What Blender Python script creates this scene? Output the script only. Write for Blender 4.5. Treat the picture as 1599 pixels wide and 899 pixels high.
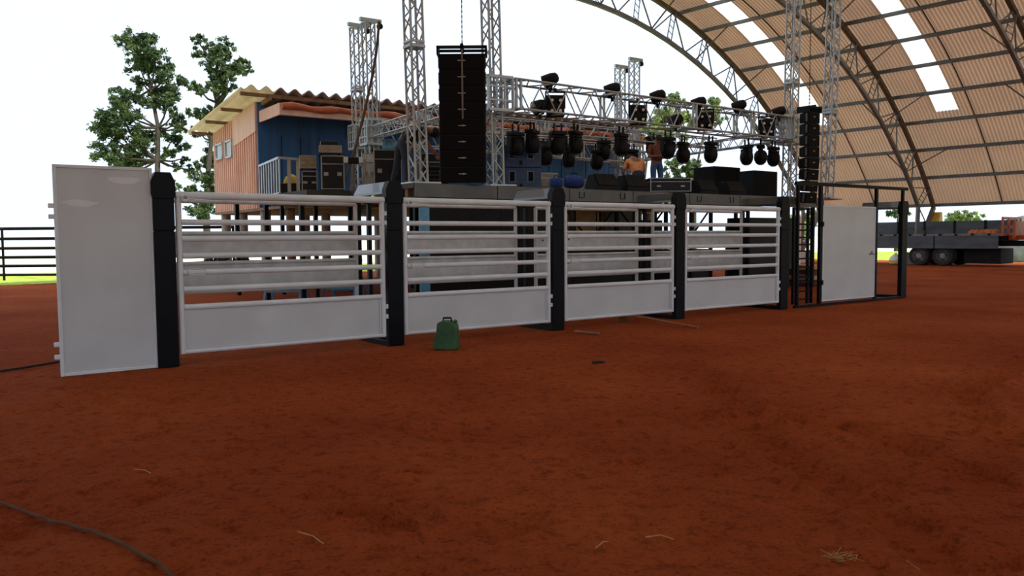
import bpy, bmesh, math, random
import mathutils
from mathutils import Vector, Matrix, noise
R = math.radians
random.seed(7)
S = bpy.context.scene
C = S.collection
for o in list(bpy.data.objects): bpy.data.objects.remove(o)

# ------------------------------------------------------------------ camera, sky, sun
FPX = 1255.0
PITCH = math.atan(77.5 / FPX)
CAM = Vector((0, 0, 1.5))
CM = (Matrix.Rotation(math.pi / 2 - PITCH, 3, 'X') @ Matrix.Rotation(R(-0.46), 3, 'Z'))
cd = bpy.data.cameras.new('camera'); cd.sensor_width = 36; cd.lens = 36 * FPX / 1599
cd.clip_end = 2000
cam = bpy.data.objects.new('camera', cd); C.objects.link(cam)
cam.matrix_world = Matrix.Translation(CAM) @ CM.to_4x4()
S.camera = cam

W = bpy.data.worlds.new('sky'); S.world = W; W.use_nodes = True
bg = W.node_tree.nodes['Background']
bg.inputs['Color'].default_value = (0.83, 0.965, 1.16, 1); bg.inputs['Strength'].default_value = 1.2
sd = bpy.data.lights.new('sun', 'SUN'); sd.energy = 6.0; sd.angle = R(0.6); sd.color = (1, .95, .86)
sun = bpy.data.objects.new('sun', sd); C.objects.link(sun)
SUNDIR = Vector((.5, -.55, .67)).normalized()
sun.rotation_euler = SUNDIR.to_track_quat('Z', 'Y').to_euler(); sun.location = (-20, 10, 40)
S.view_settings.view_transform = 'Standard'; S.view_settings.look = 'None'
S.view_settings.exposure = 0.0; S.view_settings.gamma = 1.0; S.view_settings.use_curve_mapping = False

def ray(x, y): return CM @ Vector(((x - 799.5) / FPX, -(y - 449.5) / FPX, -1))
def gnd(x, y, z=0.0):
    d = ray(x, y); return CAM + d * ((z - CAM.z) / d.z)
def dep(x, y, Y):
    d = ray(x, y); return CAM + d * (Y / d.y)
def pln(x, y, P, n):
    d = ray(x, y); return CAM + d * ((P - CAM).dot(n) / d.dot(n))

# ------------------------------------------------------------------ helpers
class MB:
    def __init__(s): s.v = []; s.f = []
    def add(s, vs, fs):
        b = len(s.v); s.v += [Vector(q) for q in vs]; s.f += [tuple(i + b for i in q) for q in fs]; return s
    def box(s, c, d, M=None):
        c = Vector(c); x, y, z = d[0] / 2, d[1] / 2, d[2] / 2
        vs = [Vector(q) for q in ((-x,-y,-z),(x,-y,-z),(x,y,-z),(-x,y,-z),(-x,-y,z),(x,-y,z),(x,y,z),(-x,y,z))]
        if M is not None: vs = [M @ q for q in vs]
        return s.add([q + c for q in vs], [(0,3,2,1),(4,5,6,7),(0,1,5,4),(1,2,6,5),(2,3,7,6),(3,0,4,7)])
    def b2(s, lo, hi):
        return s.box([(a + b) / 2 for a, b in zip(lo, hi)], [b - a for a, b in zip(lo, hi)])
    def bar(s, p, q, w, h=None, up=(0, 0, 1)):
        h = h or w; p = Vector(p); q = Vector(q); d = (q - p); L = d.length; d.normalize()
        u = Vector(up)
        if abs(d.dot(u)) > .98: u = Vector((0, 1, 0))
        a = d.cross(u).normalized(); b = a.cross(d)
        M = Matrix((a, d, b)).transposed()
        return s.box((p + q) / 2, (w, L, h), M)
    def rod(s, p, q, r, n=8, r2=None, cap=True):
        p = Vector(p); q = Vector(q); d = (q - p).normalized(); r2 = r if r2 is None else r2
        u = Vector((0, 0, 1)) if abs(d.z) < .9 else Vector((1, 0, 0))
        a = d.cross(u).normalized(); b = d.cross(a)
        vs = []
        for P, rr in ((p, r), (q, r2)):
            for i in range(n):
                t = 2 * math.pi * i / n; vs.append(P + a * (rr * math.cos(t)) + b * (rr * math.sin(t)))
        fs = [(i, (i + 1) % n, n + (i + 1) % n, n + i) for i in range(n)]
        if cap: fs += [tuple(range(n - 1, -1, -1)), tuple(range(n, 2 * n))]
        return s.add(vs, fs)
    def tube(s, pts, r, n=8, closed=False):
        pts = [Vector(p) for p in pts]; m = len(pts); base = len(s.v)
        rs = r if isinstance(r, (list, tuple)) else [r] * m
        pa = None
        for i, P in enumerate(pts):
            if closed: d = pts[(i + 1) % m] - pts[i - 1]
            else: d = pts[min(i + 1, m - 1)] - pts[max(i - 1, 0)]
            d.normalize()
            if pa is None:
                u = Vector((0, 0, 1)) if abs(d.z) < .9 else Vector((1, 0, 0)); a = d.cross(u).normalized()
            else:
                a = (pa - d * pa.dot(d)).normalized()
            pa = a; b = d.cross(a)
            for k in range(n):
                t = 2 * math.pi * k / n; s.v.append(P + a * (rs[i] * math.cos(t)) + b * (rs[i] * math.sin(t)))
        for i in range(m if closed else m - 1):
            j = (i + 1) % m
            for k in range(n):
                l = (k + 1) % n
                s.f.append((base + i * n + k, base + i * n + l, base + j * n + l, base + j * n + k))
        if not closed:
            s.f.append(tuple(base + k for k in range(n - 1, -1, -1))); s.f.append(tuple(base + (m - 1) * n + k for k in range(n)))
        return s
    def lathe(s, prof, n=16, M=None):
        base = len(s.v); M = M or Matrix.Identity(4)
        for (r, z) in prof:
            for k in range(n):
                t = 2 * math.pi * k / n; s.v.append(M @ Vector((r * math.cos(t), r * math.sin(t), z)))
        for i in range(len(prof) - 1):
            for k in range(n):
                l = (k + 1) % n
                s.f.append((base + i * n + k, base + i * n + l, base + (i + 1) * n + l, base + (i + 1) * n + k))
        s.f.append(tuple(base + k for k in range(n - 1, -1, -1))); s.f.append(tuple(base + (len(prof) - 1) * n + k for k in range(n)))
        return s
    def prism(s, poly, a, b, f):
        """poly of 2-D points extruded from a to b; f(u, v, t) -> 3-D point"""
        n = len(poly)
        vs = [f(u, v, a) for u, v in poly] + [f(u, v, b) for u, v in poly]
        fs = [(i, (i + 1) % n, n + (i + 1) % n, n + i) for i in range(n)] + [tuple(range(n - 1, -1, -1)), tuple(range(n, 2 * n))]
        return s.add(vs, fs)
    def build(s, name, m, parent=None, smooth=False, bevel=0, loc=None, fix=True):
        me = bpy.data.meshes.new(name); me.from_pydata([tuple(q) for q in s.v], [], s.f)
        if fix:
            bm = bmesh.new(); bm.from_mesh(me); bmesh.ops.recalc_face_normals(bm, faces=bm.faces); bm.to_mesh(me); bm.free()
        me.materials.append(m)
        if smooth:
            for p in me.polygons: p.use_smooth = True
            if hasattr(me, 'set_sharp_from_angle'): me.set_sharp_from_angle(angle=R(40))
        o = bpy.data.objects.new(name, me); C.objects.link(o)
        if parent: o.parent = parent
        if loc is not None: o.location = loc
        if bevel:
            b = o.modifiers.new('bevel', 'BEVEL'); b.width = bevel; b.segments = 2; b.limit_method = 'ANGLE'
        return o

def tag(o, label=None, cat=None, group=None, kind=None):
    if label: o['label'] = label
    if cat: o['category'] = cat
    if group: o['group'] = group
    if kind: o['kind'] = kind
    return o
def thing(name, label, cat, loc=(0, 0, 0), rotz=0, group=None):
    o = bpy.data.objects.new(name, None); C.objects.link(o); o.empty_display_size = .1
    o.location = loc; o.rotation_euler = (0, 0, rotz); return tag(o, label, cat, group)
def dup(root, loc, rotz=0, label=None, group=None):
    def cp(o, par):
        c = o.copy(); C.objects.link(c); c.parent = par
        for ch in list(o.children): cp(ch, c)
        return c
    r = cp(root, None); r.location = loc; r.rotation_euler = (0, 0, rotz)
    if label: r['label'] = label
    if group: r['group'] = group
    return r

# ------------------------------------------------------------------ materials
def mat(name, col, rough=.6, metal=0, var=.0, scale=4, bump=0, bscale=30, col2=None, stretch=None, transl=0, spec=.5, detail=4):
    m = bpy.data.materials.new(name); m.use_nodes = True; nt = m.node_tree; N = nt.nodes; L = nt.links
    b = N['Principled BSDF']; b.inputs['Roughness'].default_value = rough; b.inputs['Metallic'].default_value = metal
    b.inputs['Base Color'].default_value = (*col, 1); b.inputs['Specular IOR Level'].default_value = spec
    tc = N.new('ShaderNodeTexCoord'); mp = N.new('ShaderNodeMapping'); L.new(tc.outputs['Object'], mp.inputs[0])
    if stretch: mp.inputs['Scale'].default_value = stretch
    if var or col2:
        n = N.new('ShaderNodeTexNoise'); n.inputs['Scale'].default_value = scale; n.inputs['Detail'].default_value = detail
        L.new(mp.outputs[0], n.inputs['Vector'])
        r = N.new('ShaderNodeValToRGB'); r.color_ramp.elements[0].position = .32; r.color_ramp.elements[1].position = .68
        c2 = col2 or tuple(min(1, c * (1 + var)) for c in col); c1 = col if col2 else tuple(c * (1 - var) for c in col)
        r.color_ramp.elements[0].color = (*c1, 1); r.color_ramp.elements[1].color = (*c2, 1)
        L.new(n.outputs['Fac'], r.inputs[0]); L.new(r.outputs[0], b.inputs['Base Color'])
    if bump:
        n2 = N.new('ShaderNodeTexNoise'); n2.inputs['Scale'].default_value = bscale; n2.inputs['Detail'].default_value = 5
        L.new(mp.outputs[0], n2.inputs['Vector'])
        bp = N.new('ShaderNodeBump'); bp.inputs['Strength'].default_value = bump; bp.inputs['Distance'].default_value = .02
        L.new(n2.outputs['Fac'], bp.inputs['Height']); L.new(bp.outputs[0], b.inputs['Normal'])
    if transl:
        t = N.new('ShaderNodeBsdfTranslucent'); mx = N.new('ShaderNodeMixShader'); mx.inputs[0].default_value = transl
        src = b.inputs['Base Color']
        if src.is_linked: L.new(src.links[0].from_socket, t.inputs['Color'])
        else: t.inputs['Color'].default_value = (*col, 1)
        L.new(b.outputs[0], mx.inputs[1]); L.new(t.outputs[0], mx.inputs[2]); L.new(mx.outputs[0], N['Material Output'].inputs[0])
    return m

def dirt_mat():
    m = bpy.data.materials.new('red_dirt'); m.use_nodes = True; nt = m.node_tree; N = nt.nodes; L = nt.links
    b = N['Principled BSDF']; b.inputs['Roughness'].default_value = 1; b.inputs['Specular IOR Level'].default_value = .05
    tc = N.new('ShaderNodeTexCoord')
    def nz(sc, det, rough=.6):
        n = N.new('ShaderNodeTexNoise'); n.inputs['Scale'].default_value = sc; n.inputs['Detail'].default_value = det; n.inputs['Roughness'].default_value = rough
        L.new(tc.outputs['Object'], n.inputs['Vector']); return n
    def ramp(src, p0, c0, p1, c1):
        r = N.new('ShaderNodeValToRGB'); r.color_ramp.elements[0].position = p0; r.color_ramp.elements[1].position = p1
        r.color_ramp.elements[0].color = (*c0, 1); r.color_ramp.elements[1].color = (*c1, 1); L.new(src, r.inputs[0]); return r
    big = ramp(nz(.35, 5).outputs['Fac'], .35, (.29, .055, .016), .68, (.43, .104, .03))
    mid = ramp(nz(8.5, 9, .78).outputs['Fac'], .37, (.46, .4, .36), .5, (1, 1, 1))  # with fin: dark soil flecks plus shade of small lumps put into colour
    fin = ramp(nz(38, 6, .75).outputs['Fac'], .36, (.3, .26, .24), .48, (1, 1, 1))
    m1 = N.new('ShaderNodeMix'); m1.data_type = 'RGBA'; m1.blend_type = 'MULTIPLY'; m1.inputs[0].default_value = .75
    L.new(big.outputs[0], m1.inputs[6]); L.new(mid.outputs[0], m1.inputs[7])
    m2 = N.new('ShaderNodeMix'); m2.data_type = 'RGBA'; m2.blend_type = 'MULTIPLY'; m2.inputs[0].default_value = .6
    L.new(m1.outputs[2], m2.inputs[6]); L.new(fin.outputs[0], m2.inputs[7])
    L.new(m2.outputs[2], b.inputs['Base Color'])
    ad = N.new('ShaderNodeMath'); ad.operation = 'MULTIPLY_ADD'; ad.inputs[1].default_value = .35
    L.new(nz(60, 6, .7).outputs['Fac'], ad.inputs[0]); L.new(nz(9, 8, .7).outputs['Fac'], ad.inputs[2])
    bp = N.new('ShaderNodeBump'); bp.inputs['Strength'].default_value = .9; bp.inputs['Distance'].default_value = .05
    L.new(ad.outputs[0], bp.inputs['Height']); L.new(bp.outputs[0], b.inputs['Normal'])
    return m

M = {}
M['dirt'] = dirt_mat()
M['grass'] = mat('grass', (.36, .45, .06), 1, var=.35, scale=2, bump=.5, spec=.1)
M['field'] = mat('glare_field', (.7, .68, .5), 1, var=.2, scale=.05, spec=.1)  # pale colour paints the glare on the far ground
M['white'] = mat('white_paint', (.66, .77, .84), .42, var=.07, scale=3, bump=.04, bscale=6)
M['panel'] = mat('white_sheet_paint', (.54, .62, .66), .38, var=.06, scale=1.6, bump=.06, bscale=3, col2=None)
M['glint'] = mat('painted_glint', (.68, .76, .8), .35, var=.05, scale=6)  # whiter tone for the painted dent reflections
M['plate'] = mat('worn_white_plate', (.55, .59, .6), .5, var=.14, scale=5, bump=.1, bscale=8)
M['black'] = mat('black_gloss_paint', (.0035, .0045, .008), .4, var=.3, scale=5, spec=.12)
M['blackm'] = mat('black_matt', (.006, .006, .008), .55, var=.2, scale=8, spec=.2)
M['blackg'] = mat('speaker_grille', (.004, .004, .006), .75, var=.25, scale=40, spec=.15)
M['rub'] = mat('rubber', (.02, .019, .018), .85, var=.3, scale=12)
M['alu'] = mat('aluminium', (.43, .47, .5), .42, .6, var=.08, scale=6)
M['steel'] = mat('galvanised_steel', (.3, .31, .32), .4, .6, var=.1, scale=6)
M['brown_steel'] = mat('brown_primer_steel', (.1, .075, .06), .6, .1, var=.2, scale=3)
M['grey_steel'] = mat('grey_primer_steel', (.14, .145, .15), .55, .2, var=.2, scale=3)
M['roof'] = mat('cream_roof_sheet', (.74, .53, .36), .6, var=.06, scale=.6, transl=.13)  # metal roof; translucency added so the underside glows
M['sky'] = mat('translucent_sheet', (.7, .7, .67), .5, transl=.9)
M['orange'] = mat('orange_wood', (.93, .64, .52), .75, var=.13, scale=3, stretch=(1, 1, .15), bump=.1)
M['orange_tarp'] = mat('orange_tarp', (.55, .14, .05), .55, var=.2, scale=5, bump=.6, bscale=5)
M['blue_wood'] = mat('blue_wood', (.028, .15, .43), .55, var=.3, scale=4, stretch=(1, 1, .12), bump=.1)
M['fibro'] = mat('fibre_cement', (.34, .28, .24), .9, var=.2, scale=3, bump=.1)
M['yellowsheet'] = mat('yellow_translucent_sheet', (.93, .84, .6), .6, var=.08, scale=2, transl=.65)
M['blacktop'] = mat('black_top_gloss', (.012, .02, .03), .22, spec=.7)
M['blacktop'].node_tree.nodes['Principled BSDF'].inputs['Coat Weight'].default_value = .4
M['wood'] = mat('raw_wood', (.26, .17, .1), .8, var=.25, scale=5, stretch=(1, 1, .2), bump=.15)
M['hoewood'] = mat('worn_hoe_handle', (.3, .13, .06), .8, var=.2, scale=8)
M['ply'] = mat('plywood', (.55, .33, .13), .7, var=.2, scale=6, stretch=(.3, .3, 1))
M['concrete'] = mat('concrete', (.42, .38, .32), .9, var=.2, scale=6, bump=.1)
M['fascia'] = mat('grey_fascia', (.12, .13, .13), .55, var=.15, scale=3)
M['deck'] = mat('stage_plywood', (.05, .045, .04), .7, var=.3, scale=4)
M['subblue'] = mat('navy_cabinet', (.02, .055, .14), .5, var=.2, scale=6)
M['portblue'] = mat('navy_port', (.1, .18, .34), .5, var=.2, scale=6)
M['case'] = mat('case_laminate', (.009, .0095, .013), .45, var=.3, scale=6, spec=.25)
M['casew'] = mat('white_label_card', (.62, .68, .72), .5, var=.15, scale=8)
M['tan'] = mat('tan_case', (.3, .25, .18), .6, var=.2, scale=5)
M['bluebag'] = mat('blue_fabric', (.02, .06, .25), .8, var=.3, scale=8, bump=.2)
M['blueplastic'] = mat('blue_plastic', (.1, .34, .55), .4, var=.15, scale=6)
M['bluesteel'] = mat('blue_painted_steel', (.12, .3, .5), .35, var=.15, scale=6)
M['green'] = mat('green_plastic', (.02, .1, .03), .45, var=.3, scale=6, bump=.15, bscale=10)
M['yellow'] = mat('yellow_paint', (.65, .45, .05), .6, var=.15, scale=4)
M['red'] = mat('red_plastic', (.5, .03, .03), .5)
M['truck'] = mat('grey_truck_boards', (.07, .085, .105), .55, var=.35, scale=3, stretch=(.3, .3, 1))
M['truckdeck'] = mat('truck_deck_rim', (.2, .19, .18), .7, var=.3, scale=4)
M['orange_metal'] = mat('orange_truck_paint', (.5, .1, .02), .5, var=.25, scale=4)
M['chassis'] = mat('chassis', (.012, .011, .01), .75, spec=.2, var=.3, scale=4)
M['rim'] = mat('wheel_rim', (.28, .27, .26), .5, .4, var=.2, scale=6)
M['leaf'] = mat('leaves', (.022, .055, .02), .55, var=0, scale=1.3, col2=(.11, .16, .045), transl=.35)
M['leafl'] = mat('pale_leaves', (.1, .16, .05), .55, scale=.8, col2=(.3, .38, .1), transl=.4)
M['bark'] = mat('bark', (.05, .04, .03), .9, var=.3, scale=4, bump=.3)
M['skin'] = mat('skin', (.28, .13, .08), .55)
M['hair'] = mat('hair', (.012, .01, .009), .7)
M['jeans'] = mat('dark_jeans', (.022, .035, .07), .8, var=.25, scale=10)
M['jeansb'] = mat('blue_jeans', (.06, .14, .32), .8, var=.2, scale=10)
M['navy'] = mat('navy_shirt', (.016, .016, .022), .85, var=.2, scale=10)
M['maroon'] = mat('maroon_shirt', (.22, .06, .04), .85, var=.2, scale=10)
M['peach'] = mat('orange_shirt', (.85, .36, .16), .85, var=.12, scale=10)
M['glass'] = mat('window_glass', (.35, .45, .5), .1, spec=.8)
M['lens'] = mat('lamp_lens', (.09, .09, .1), .12, spec=.9)
M['led'] = mat('lamp_reflector', (.85, .85, .82), .3)
M['badge'] = mat('badge_metal', (.4, .34, .22), .35, .5)
M['chain'] = mat('chain_steel', (.35, .42, .42), .4, .5)
M['chaind'] = mat('rusty_chain', (.1, .06, .035), .7, .3)
M['rope'] = mat('old_hose', (.1, .055, .03), .85, var=.2, scale=10, spec=.2)
M['straw'] = mat('straw', (.42, .25, .1), .9, var=.2, scale=20)
M['greytarp'] = mat('grey_tarp', (.13, .14, .14), .7, var=.3, scale=2, bump=.4, bscale=3)

# ------------------------------------------------------------------ hangar frame of reference
PB = Vector((22.6, 43.0, 0)); AX = Vector((-.653, .757, 0)).normalized(); UX = Vector((-AX.y, AX.x, 0))   # UX from far eave towards near eave
if UX.x > 0: UX = -UX
SPAN = 50.0; RAD = 27.0; UC = 21.1; ZC = -13.7
def arc_z(u, rad=RAD):
    if u > SPAN / 2: u = SPAN - u
    if u >= UC: return ZC + rad
    return ZC + math.sqrt(max(0, rad * rad - (UC - u) ** 2))
def hg(u, s, z): return PB + UX * u + AX * s + Vector((0, 0, z))
BAY = 6.4
S_END = BAY; NB = 9                      # bays from the open end back over the camera
S0_ = S_END - BAY * NB

# ------------------------------------------------------------------ ground
def trackpts(l): return [gnd(*q).xy for q in l]
TRACKS = [trackpts([(1075, 565), (1130, 610), (1200, 690), (1290, 750), (1400, 815), (1500, 899)]),
          trackpts([(1130, 650), (1230, 655), (1330, 670), (1420, 700), (1530, 745)]),
          trackpts([(1599, 560), (1510, 610), (1530, 650), (1599, 690)])]
def segdist(p, a, b):
    ab = b - a; t = max(0, min(1, (p - a).dot(ab) / max(1e-9, ab.length_squared))); q = a + ab * t
    return (p - q).length, t * ab.length
PRINTS = []
rp = random.Random(3)
for i in range(240):
    y = 2.2 + 9 * rp.random() ** 1.3; x = (rp.random() - .5) * 1.35 * y
    PRINTS.append((x, y, rp.uniform(0, math.pi), rp.uniform(.12, .2), rp.uniform(.05, .08), rp.uniform(.008, .022)))
hole = gnd(565, 800)
PRINTS += [(hole.x, hole.y, .3, .19, .1, .06), (hole.x + .2, hole.y - .16, 2.2, .22, .09, .045)]
def ground_z(x, y):
    d = math.hypot(x, y)
    p = Vector((x * .8, y * .8, 0)); z = .05 * noise.fractal(p, 1.0, 2.1, 3) * .5
    z += .02 * noise.fractal(Vector((x * 4.5, y * 4.5, 3)), .9, 2.1, 4)
    if d < 16:
        v = Vector((x, y))
        if x > .4:
            for tr in TRACKS:
                for a, b in zip(tr[:-1], tr[1:]):
                    q, l = segdist(v, a, b)
                    if q < .3:
                        w = max(0, 1 - q / .17); z += -.036 * min(1, w * 2) + (.012 * math.sin(l * 55) * min(1, w * 2)) + (.03 * max(0, 1 - abs(q - .22) / .08))
        for (px, py, a, l, w, h) in PRINTS:
            dx, dy = x - px, y - py
            if abs(dx) < .4 and abs(dy) < .4:
                c, s_ = math.cos(a), math.sin(a); e = ((dx * c + dy * s_) / l) ** 2 + ((-dx * s_ + dy * c) / w) ** 2
                if e < 2.2: z += h * (-max(0, 1 - e) * 1.3 + .5 * max(0, 1 - abs(e - 1.3) / .7))
    fade = 1 if d < 9.0 else max(.25, 1 - (d - 9) / 6)
    if y < 1.2: fade *= max(0, y / 1.2)
    return min(.02, z * fade) if d > 9 else z * fade
mb = MB(); rows = []
y = -1.0
while y < 62: rows.append(y); y += .06 if y < 1.7 else max(.016, y * .0065)
rows = [q for q in rows if q > 1.5]
NC = 300
for y in rows:
    hw = y * .72 + .5
    for i in range(NC + 1):
        x = -hw + 2 * hw * i / NC; mb.v.append(Vector((x, y, ground_z(x, y) - .006)))
for j in range(len(rows) - 1):
    for i in range(NC):
        a = j * (NC + 1) + i
        c = (mb.v[a] + mb.v[a + NC + 2]) / 2; rel = c - PB
        s_, u_ = rel.dot(AX), rel.dot(UX)
        if s_ < 15.5 and u_ > -4: mb.f.append((a, a + 1, a + NC + 2, a + NC + 1))
g = mb.build('floor', M['dirt'], smooth=True, fix=False); tag(g, kind='structure')
# the same arena floor to the sides of and behind the camera
mb = MB()
sq = [(-4.0, 15.4), (85.0, 15.4), (85.0, -60.0), (-4.0, -60.0)]
P = [hg(u, s, -.05) for u, s in sq]
mb.add(P, [(0, 1, 2, 3)])
tag(mb.build('arena_ground', M['dirt']), kind='structure')
mb = MB(); mb.add([(-160, -120, -.09), (160, -120, -.09), (160, 78, -.09), (-4, 78, -.09), (-13, 42, -.09), (-160, 42, -.09)], [(0, 1, 2, 3, 4, 5)])
tag(mb.build('grass_ground', M['grass']), kind='structure')
mb = MB(); mb.add([(-900, 41, -.1), (900, 41, -.1), (900, 1400, -.1), (-900, 1400, -.1)], [(0, 1, 2, 3)])
tag(mb.build('field_ground', M['field']), kind='structure')

# ------------------------------------------------------------------ hangar roof
STRIPS = [(b - 2.6, b - 1.6) for b in [BAY - i * BAY for i in range(NB)]]
UMIN = 4.25
def in_strip(s, u): return UMIN < u < SPAN - UMIN and any(a < s < b for a, b in STRIPS)
def roof_sheet(s0, s1, u0, u1, ds, nu, amp, per):
    mb = MB(); ns = max(1, round((s1 - s0) / ds)); us = sorted(set([u0 + (u1 - u0) * i / nu for i in range(nu + 1)] + ([UMIN] if u0 < UMIN < u1 else []) + ([SPAN - UMIN] if u0 < SPAN - UMIN < u1 else [])))
    ss = [s0 + (s1 - s0) * j / ns for j in range(ns + 1)]
    for s in ss:
        for u in us:
            mb.v.append(hg(u, s, arc_z(u) + amp * math.sin(2 * math.pi * s / per)))
    m = len(us)
    for j in range(ns):
        for i in range(m - 1):
            if in_strip((ss[j] + ss[j + 1]) / 2, (us[i] + us[i + 1]) / 2): continue
            mb.f.append((j * m + i, j * m + i + 1, (j + 1) * m + i + 1, (j + 1) * m + i))
    return mb
ceiling = roof_sheet(BAY - 4 * BAY, BAY + .35, 0, SPAN / 2, .04, 30, .022, .16).build('ceiling', M['roof'], fix=False, smooth=True)
tag(ceiling, kind='structure')
roof_sheet(BAY - 4 * BAY, BAY + .35, SPAN / 2, SPAN, .2, 24, 0, 1).build('roof_sheet', M['roof'], ceiling, fix=False)
roof_sheet(S0_, BAY - 4 * BAY, 0, SPAN, .2, 50, 0, 1).build('roof_sheet', M['roof'], ceiling, fix=False)
for a, b in STRIPS:
    mb = MB(); n = 40
    for i in range(n + 1):
        u = UMIN + (SPAN - 2 * UMIN) * i / n
        mb.v += [hg(u, a - .12, arc_z(u) + .03), hg(u, b + .12, arc_z(u) + .03)]
    for i in range(n): mb.f.append((2 * i, 2 * i + 1, 2 * i + 3, 2 * i + 2))
    mb.build('skylight', M['sky'], ceiling, fix=False)
# purlins along the roof, spaced evenly along the arc
us = [0.05]; u = 0.05
while u < SPAN - .1:
    step = 0; 
    while step < 1.83 and u < SPAN - .05:
        z0 = arc_z(u); u += .02; step += math.hypot(.02, arc_z(u) - z0)
    us.append(min(u, SPAN - .05))
for u in us:
    z = arc_z(u) - .13
    mb = MB(); mb.bar(hg(u, S0_, z), hg(u, BAY + .3, z), .07, .17)
    mb.build('purlin', M['grey_steel'], ceiling)
for k in range(5):
    for f in (.5,):
        s = BAY - BAY * (k + f); mb = MB()
        pts = [hg(q, s, arc_z(q) - .06) for q in [SPAN / 2 * i / 20 for i in range(21)]]
        mb.tube(pts, .035, 6); mb.build('sag_rod', M['brown_steel'], ceiling)
def arch(s, label):
    t = thing('arch_truss', label, 'roof truss', hg(2.4, s, 0), 0, 'steel arches of the hangar')
    o0 = t.location.copy()
    def P(u, rad, ds=0):
        z = arc_z(u, RAD) ; uu = u if u <= SPAN / 2 else SPAN - u
        if uu < UC:
            vx, vz = (uu - UC), z - ZC; L = math.hypot(vx, vz); uu2, z2 = UC + vx * rad / L, ZC + vz * rad / L
        else: uu2, z2 = uu, ZC + rad
        u2 = uu2 if u <= SPAN / 2 else SPAN - uu2
        return hg(u2, s + ds, z2) - o0
    ro, ri = RAD - .28, RAD - 1.75
    # arc-even stations
    st = [0]; q = 0
    while q < SPAN - .01:
        d = 0
        while d < 1.3 and q < SPAN:
            z0 = arc_z(q); q += .02; d += math.hypot(.02, arc_z(q) - z0)
        st.append(min(q, SPAN))
    st[-1] = SPAN
    mo = MB(); mi = MB()
    dark = M['brown_steel']
    for a, b in zip(st[:-1], st[1:]): mo.bar(P(a, ro), P(b, ro), .17, .2)
    ins = st[1:-1]
    for a, b in zip(ins[:-1], ins[1:]): mi.bar(P(a, ri), P(b, ri), .15, .17)
    for k, a in enumerate(ins):
        if k % 2 == 0:
            w = MB()
            for dd in (-.14, .14): w.bar(P(a, ri, dd), P(a, ro, dd), .035)
            n_ = 5
            for i in range(n_):
                f0, f1 = i / n_, (i + 1) / n_
                A0 = P(a, ri, -.14).lerp(P(a, ro, -.14), f0); B1 = P(a, ri, .14).lerp(P(a, ro, .14), f1)
                w.bar(A0, B1, .025)
            w.build('ladder_strut', M['grey_steel'], t)
            if k + 2 < len(ins): 
                w = MB(); w.bar(P(a, ro), P(ins[k + 1], ri), .05); w.bar(P(ins[k + 1], ri), P(ins[k + 2], ro), .05); w.build('diagonal', M['grey_steel'], t)
    for sgn in (0, 1):
        f = (lambda u: u) if sgn == 0 else (lambda u: SPAN - u)
        foot = hg(f(2.3), s, .55) - o0
        mo.bar(P(st[0] if not sgn else st[-1], ro), foot, .17, .2)
        mi.bar(P(ins[0] if not sgn else ins[-1], ri), foot, .15, .17)
        MB().bar(hg(f(.9), s, 1.9) - o0, P(ins[0] if not sgn else ins[-1], ri), .04).build('foot_strut', M['grey_steel'], t)
    mo.build('outer_chord', dark, t); mi.build('inner_chord', M['grey_steel'], t)
    for sgn in (0, 1):
        f = (lambda u: u) if sgn == 0 else (lambda u: SPAN - u)
        c = hg(f(2.3), s, .3) - o0
        MB().box(c, (1.0, 1.0, .62), Matrix.Rotation(math.atan2(UX.y, UX.x), 3, 'Z')).build('footing', M['concrete'], t)
    for u in us[2:14:2]:
        pin = P(u, ri)
        for dd in (-1.5, 1.5):
            if s + dd < BAY + .3: MB().bar(pin, hg(u, s + dd, arc_z(u) - .16) - o0, .05).build('fly_brace', M['brown_steel'], t)
    return t
AL = ['steel lattice arch at the open end of the hangar, outermost against the white sky',
      'second lattice arch from the open end, landing behind the flatbed truck',
      'lattice arch crossing the top right corner of the photo',
      'fourth lattice arch from the open end, just past the right frame edge']
for k in range(4): arch(BAY - BAY * k, AL[k])
# yellow buttress at the foot of the second arch
t = thing('buttress', 'yellow painted sloping buttress at the foot of the second arch behind the truck', 'buttress', hg(.2, -.2, 0))
mb = MB(); mb.prism([(-.5, 0), (.75, 0), (.75, 1.4), (.1, 2.7), (-.1, 2.7)], -.2, .25, lambda a, z, q: UX * a + AX * q + Vector((0, 0, z)))
mb.build('block', M['yellow'], t, bevel=.03)

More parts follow.
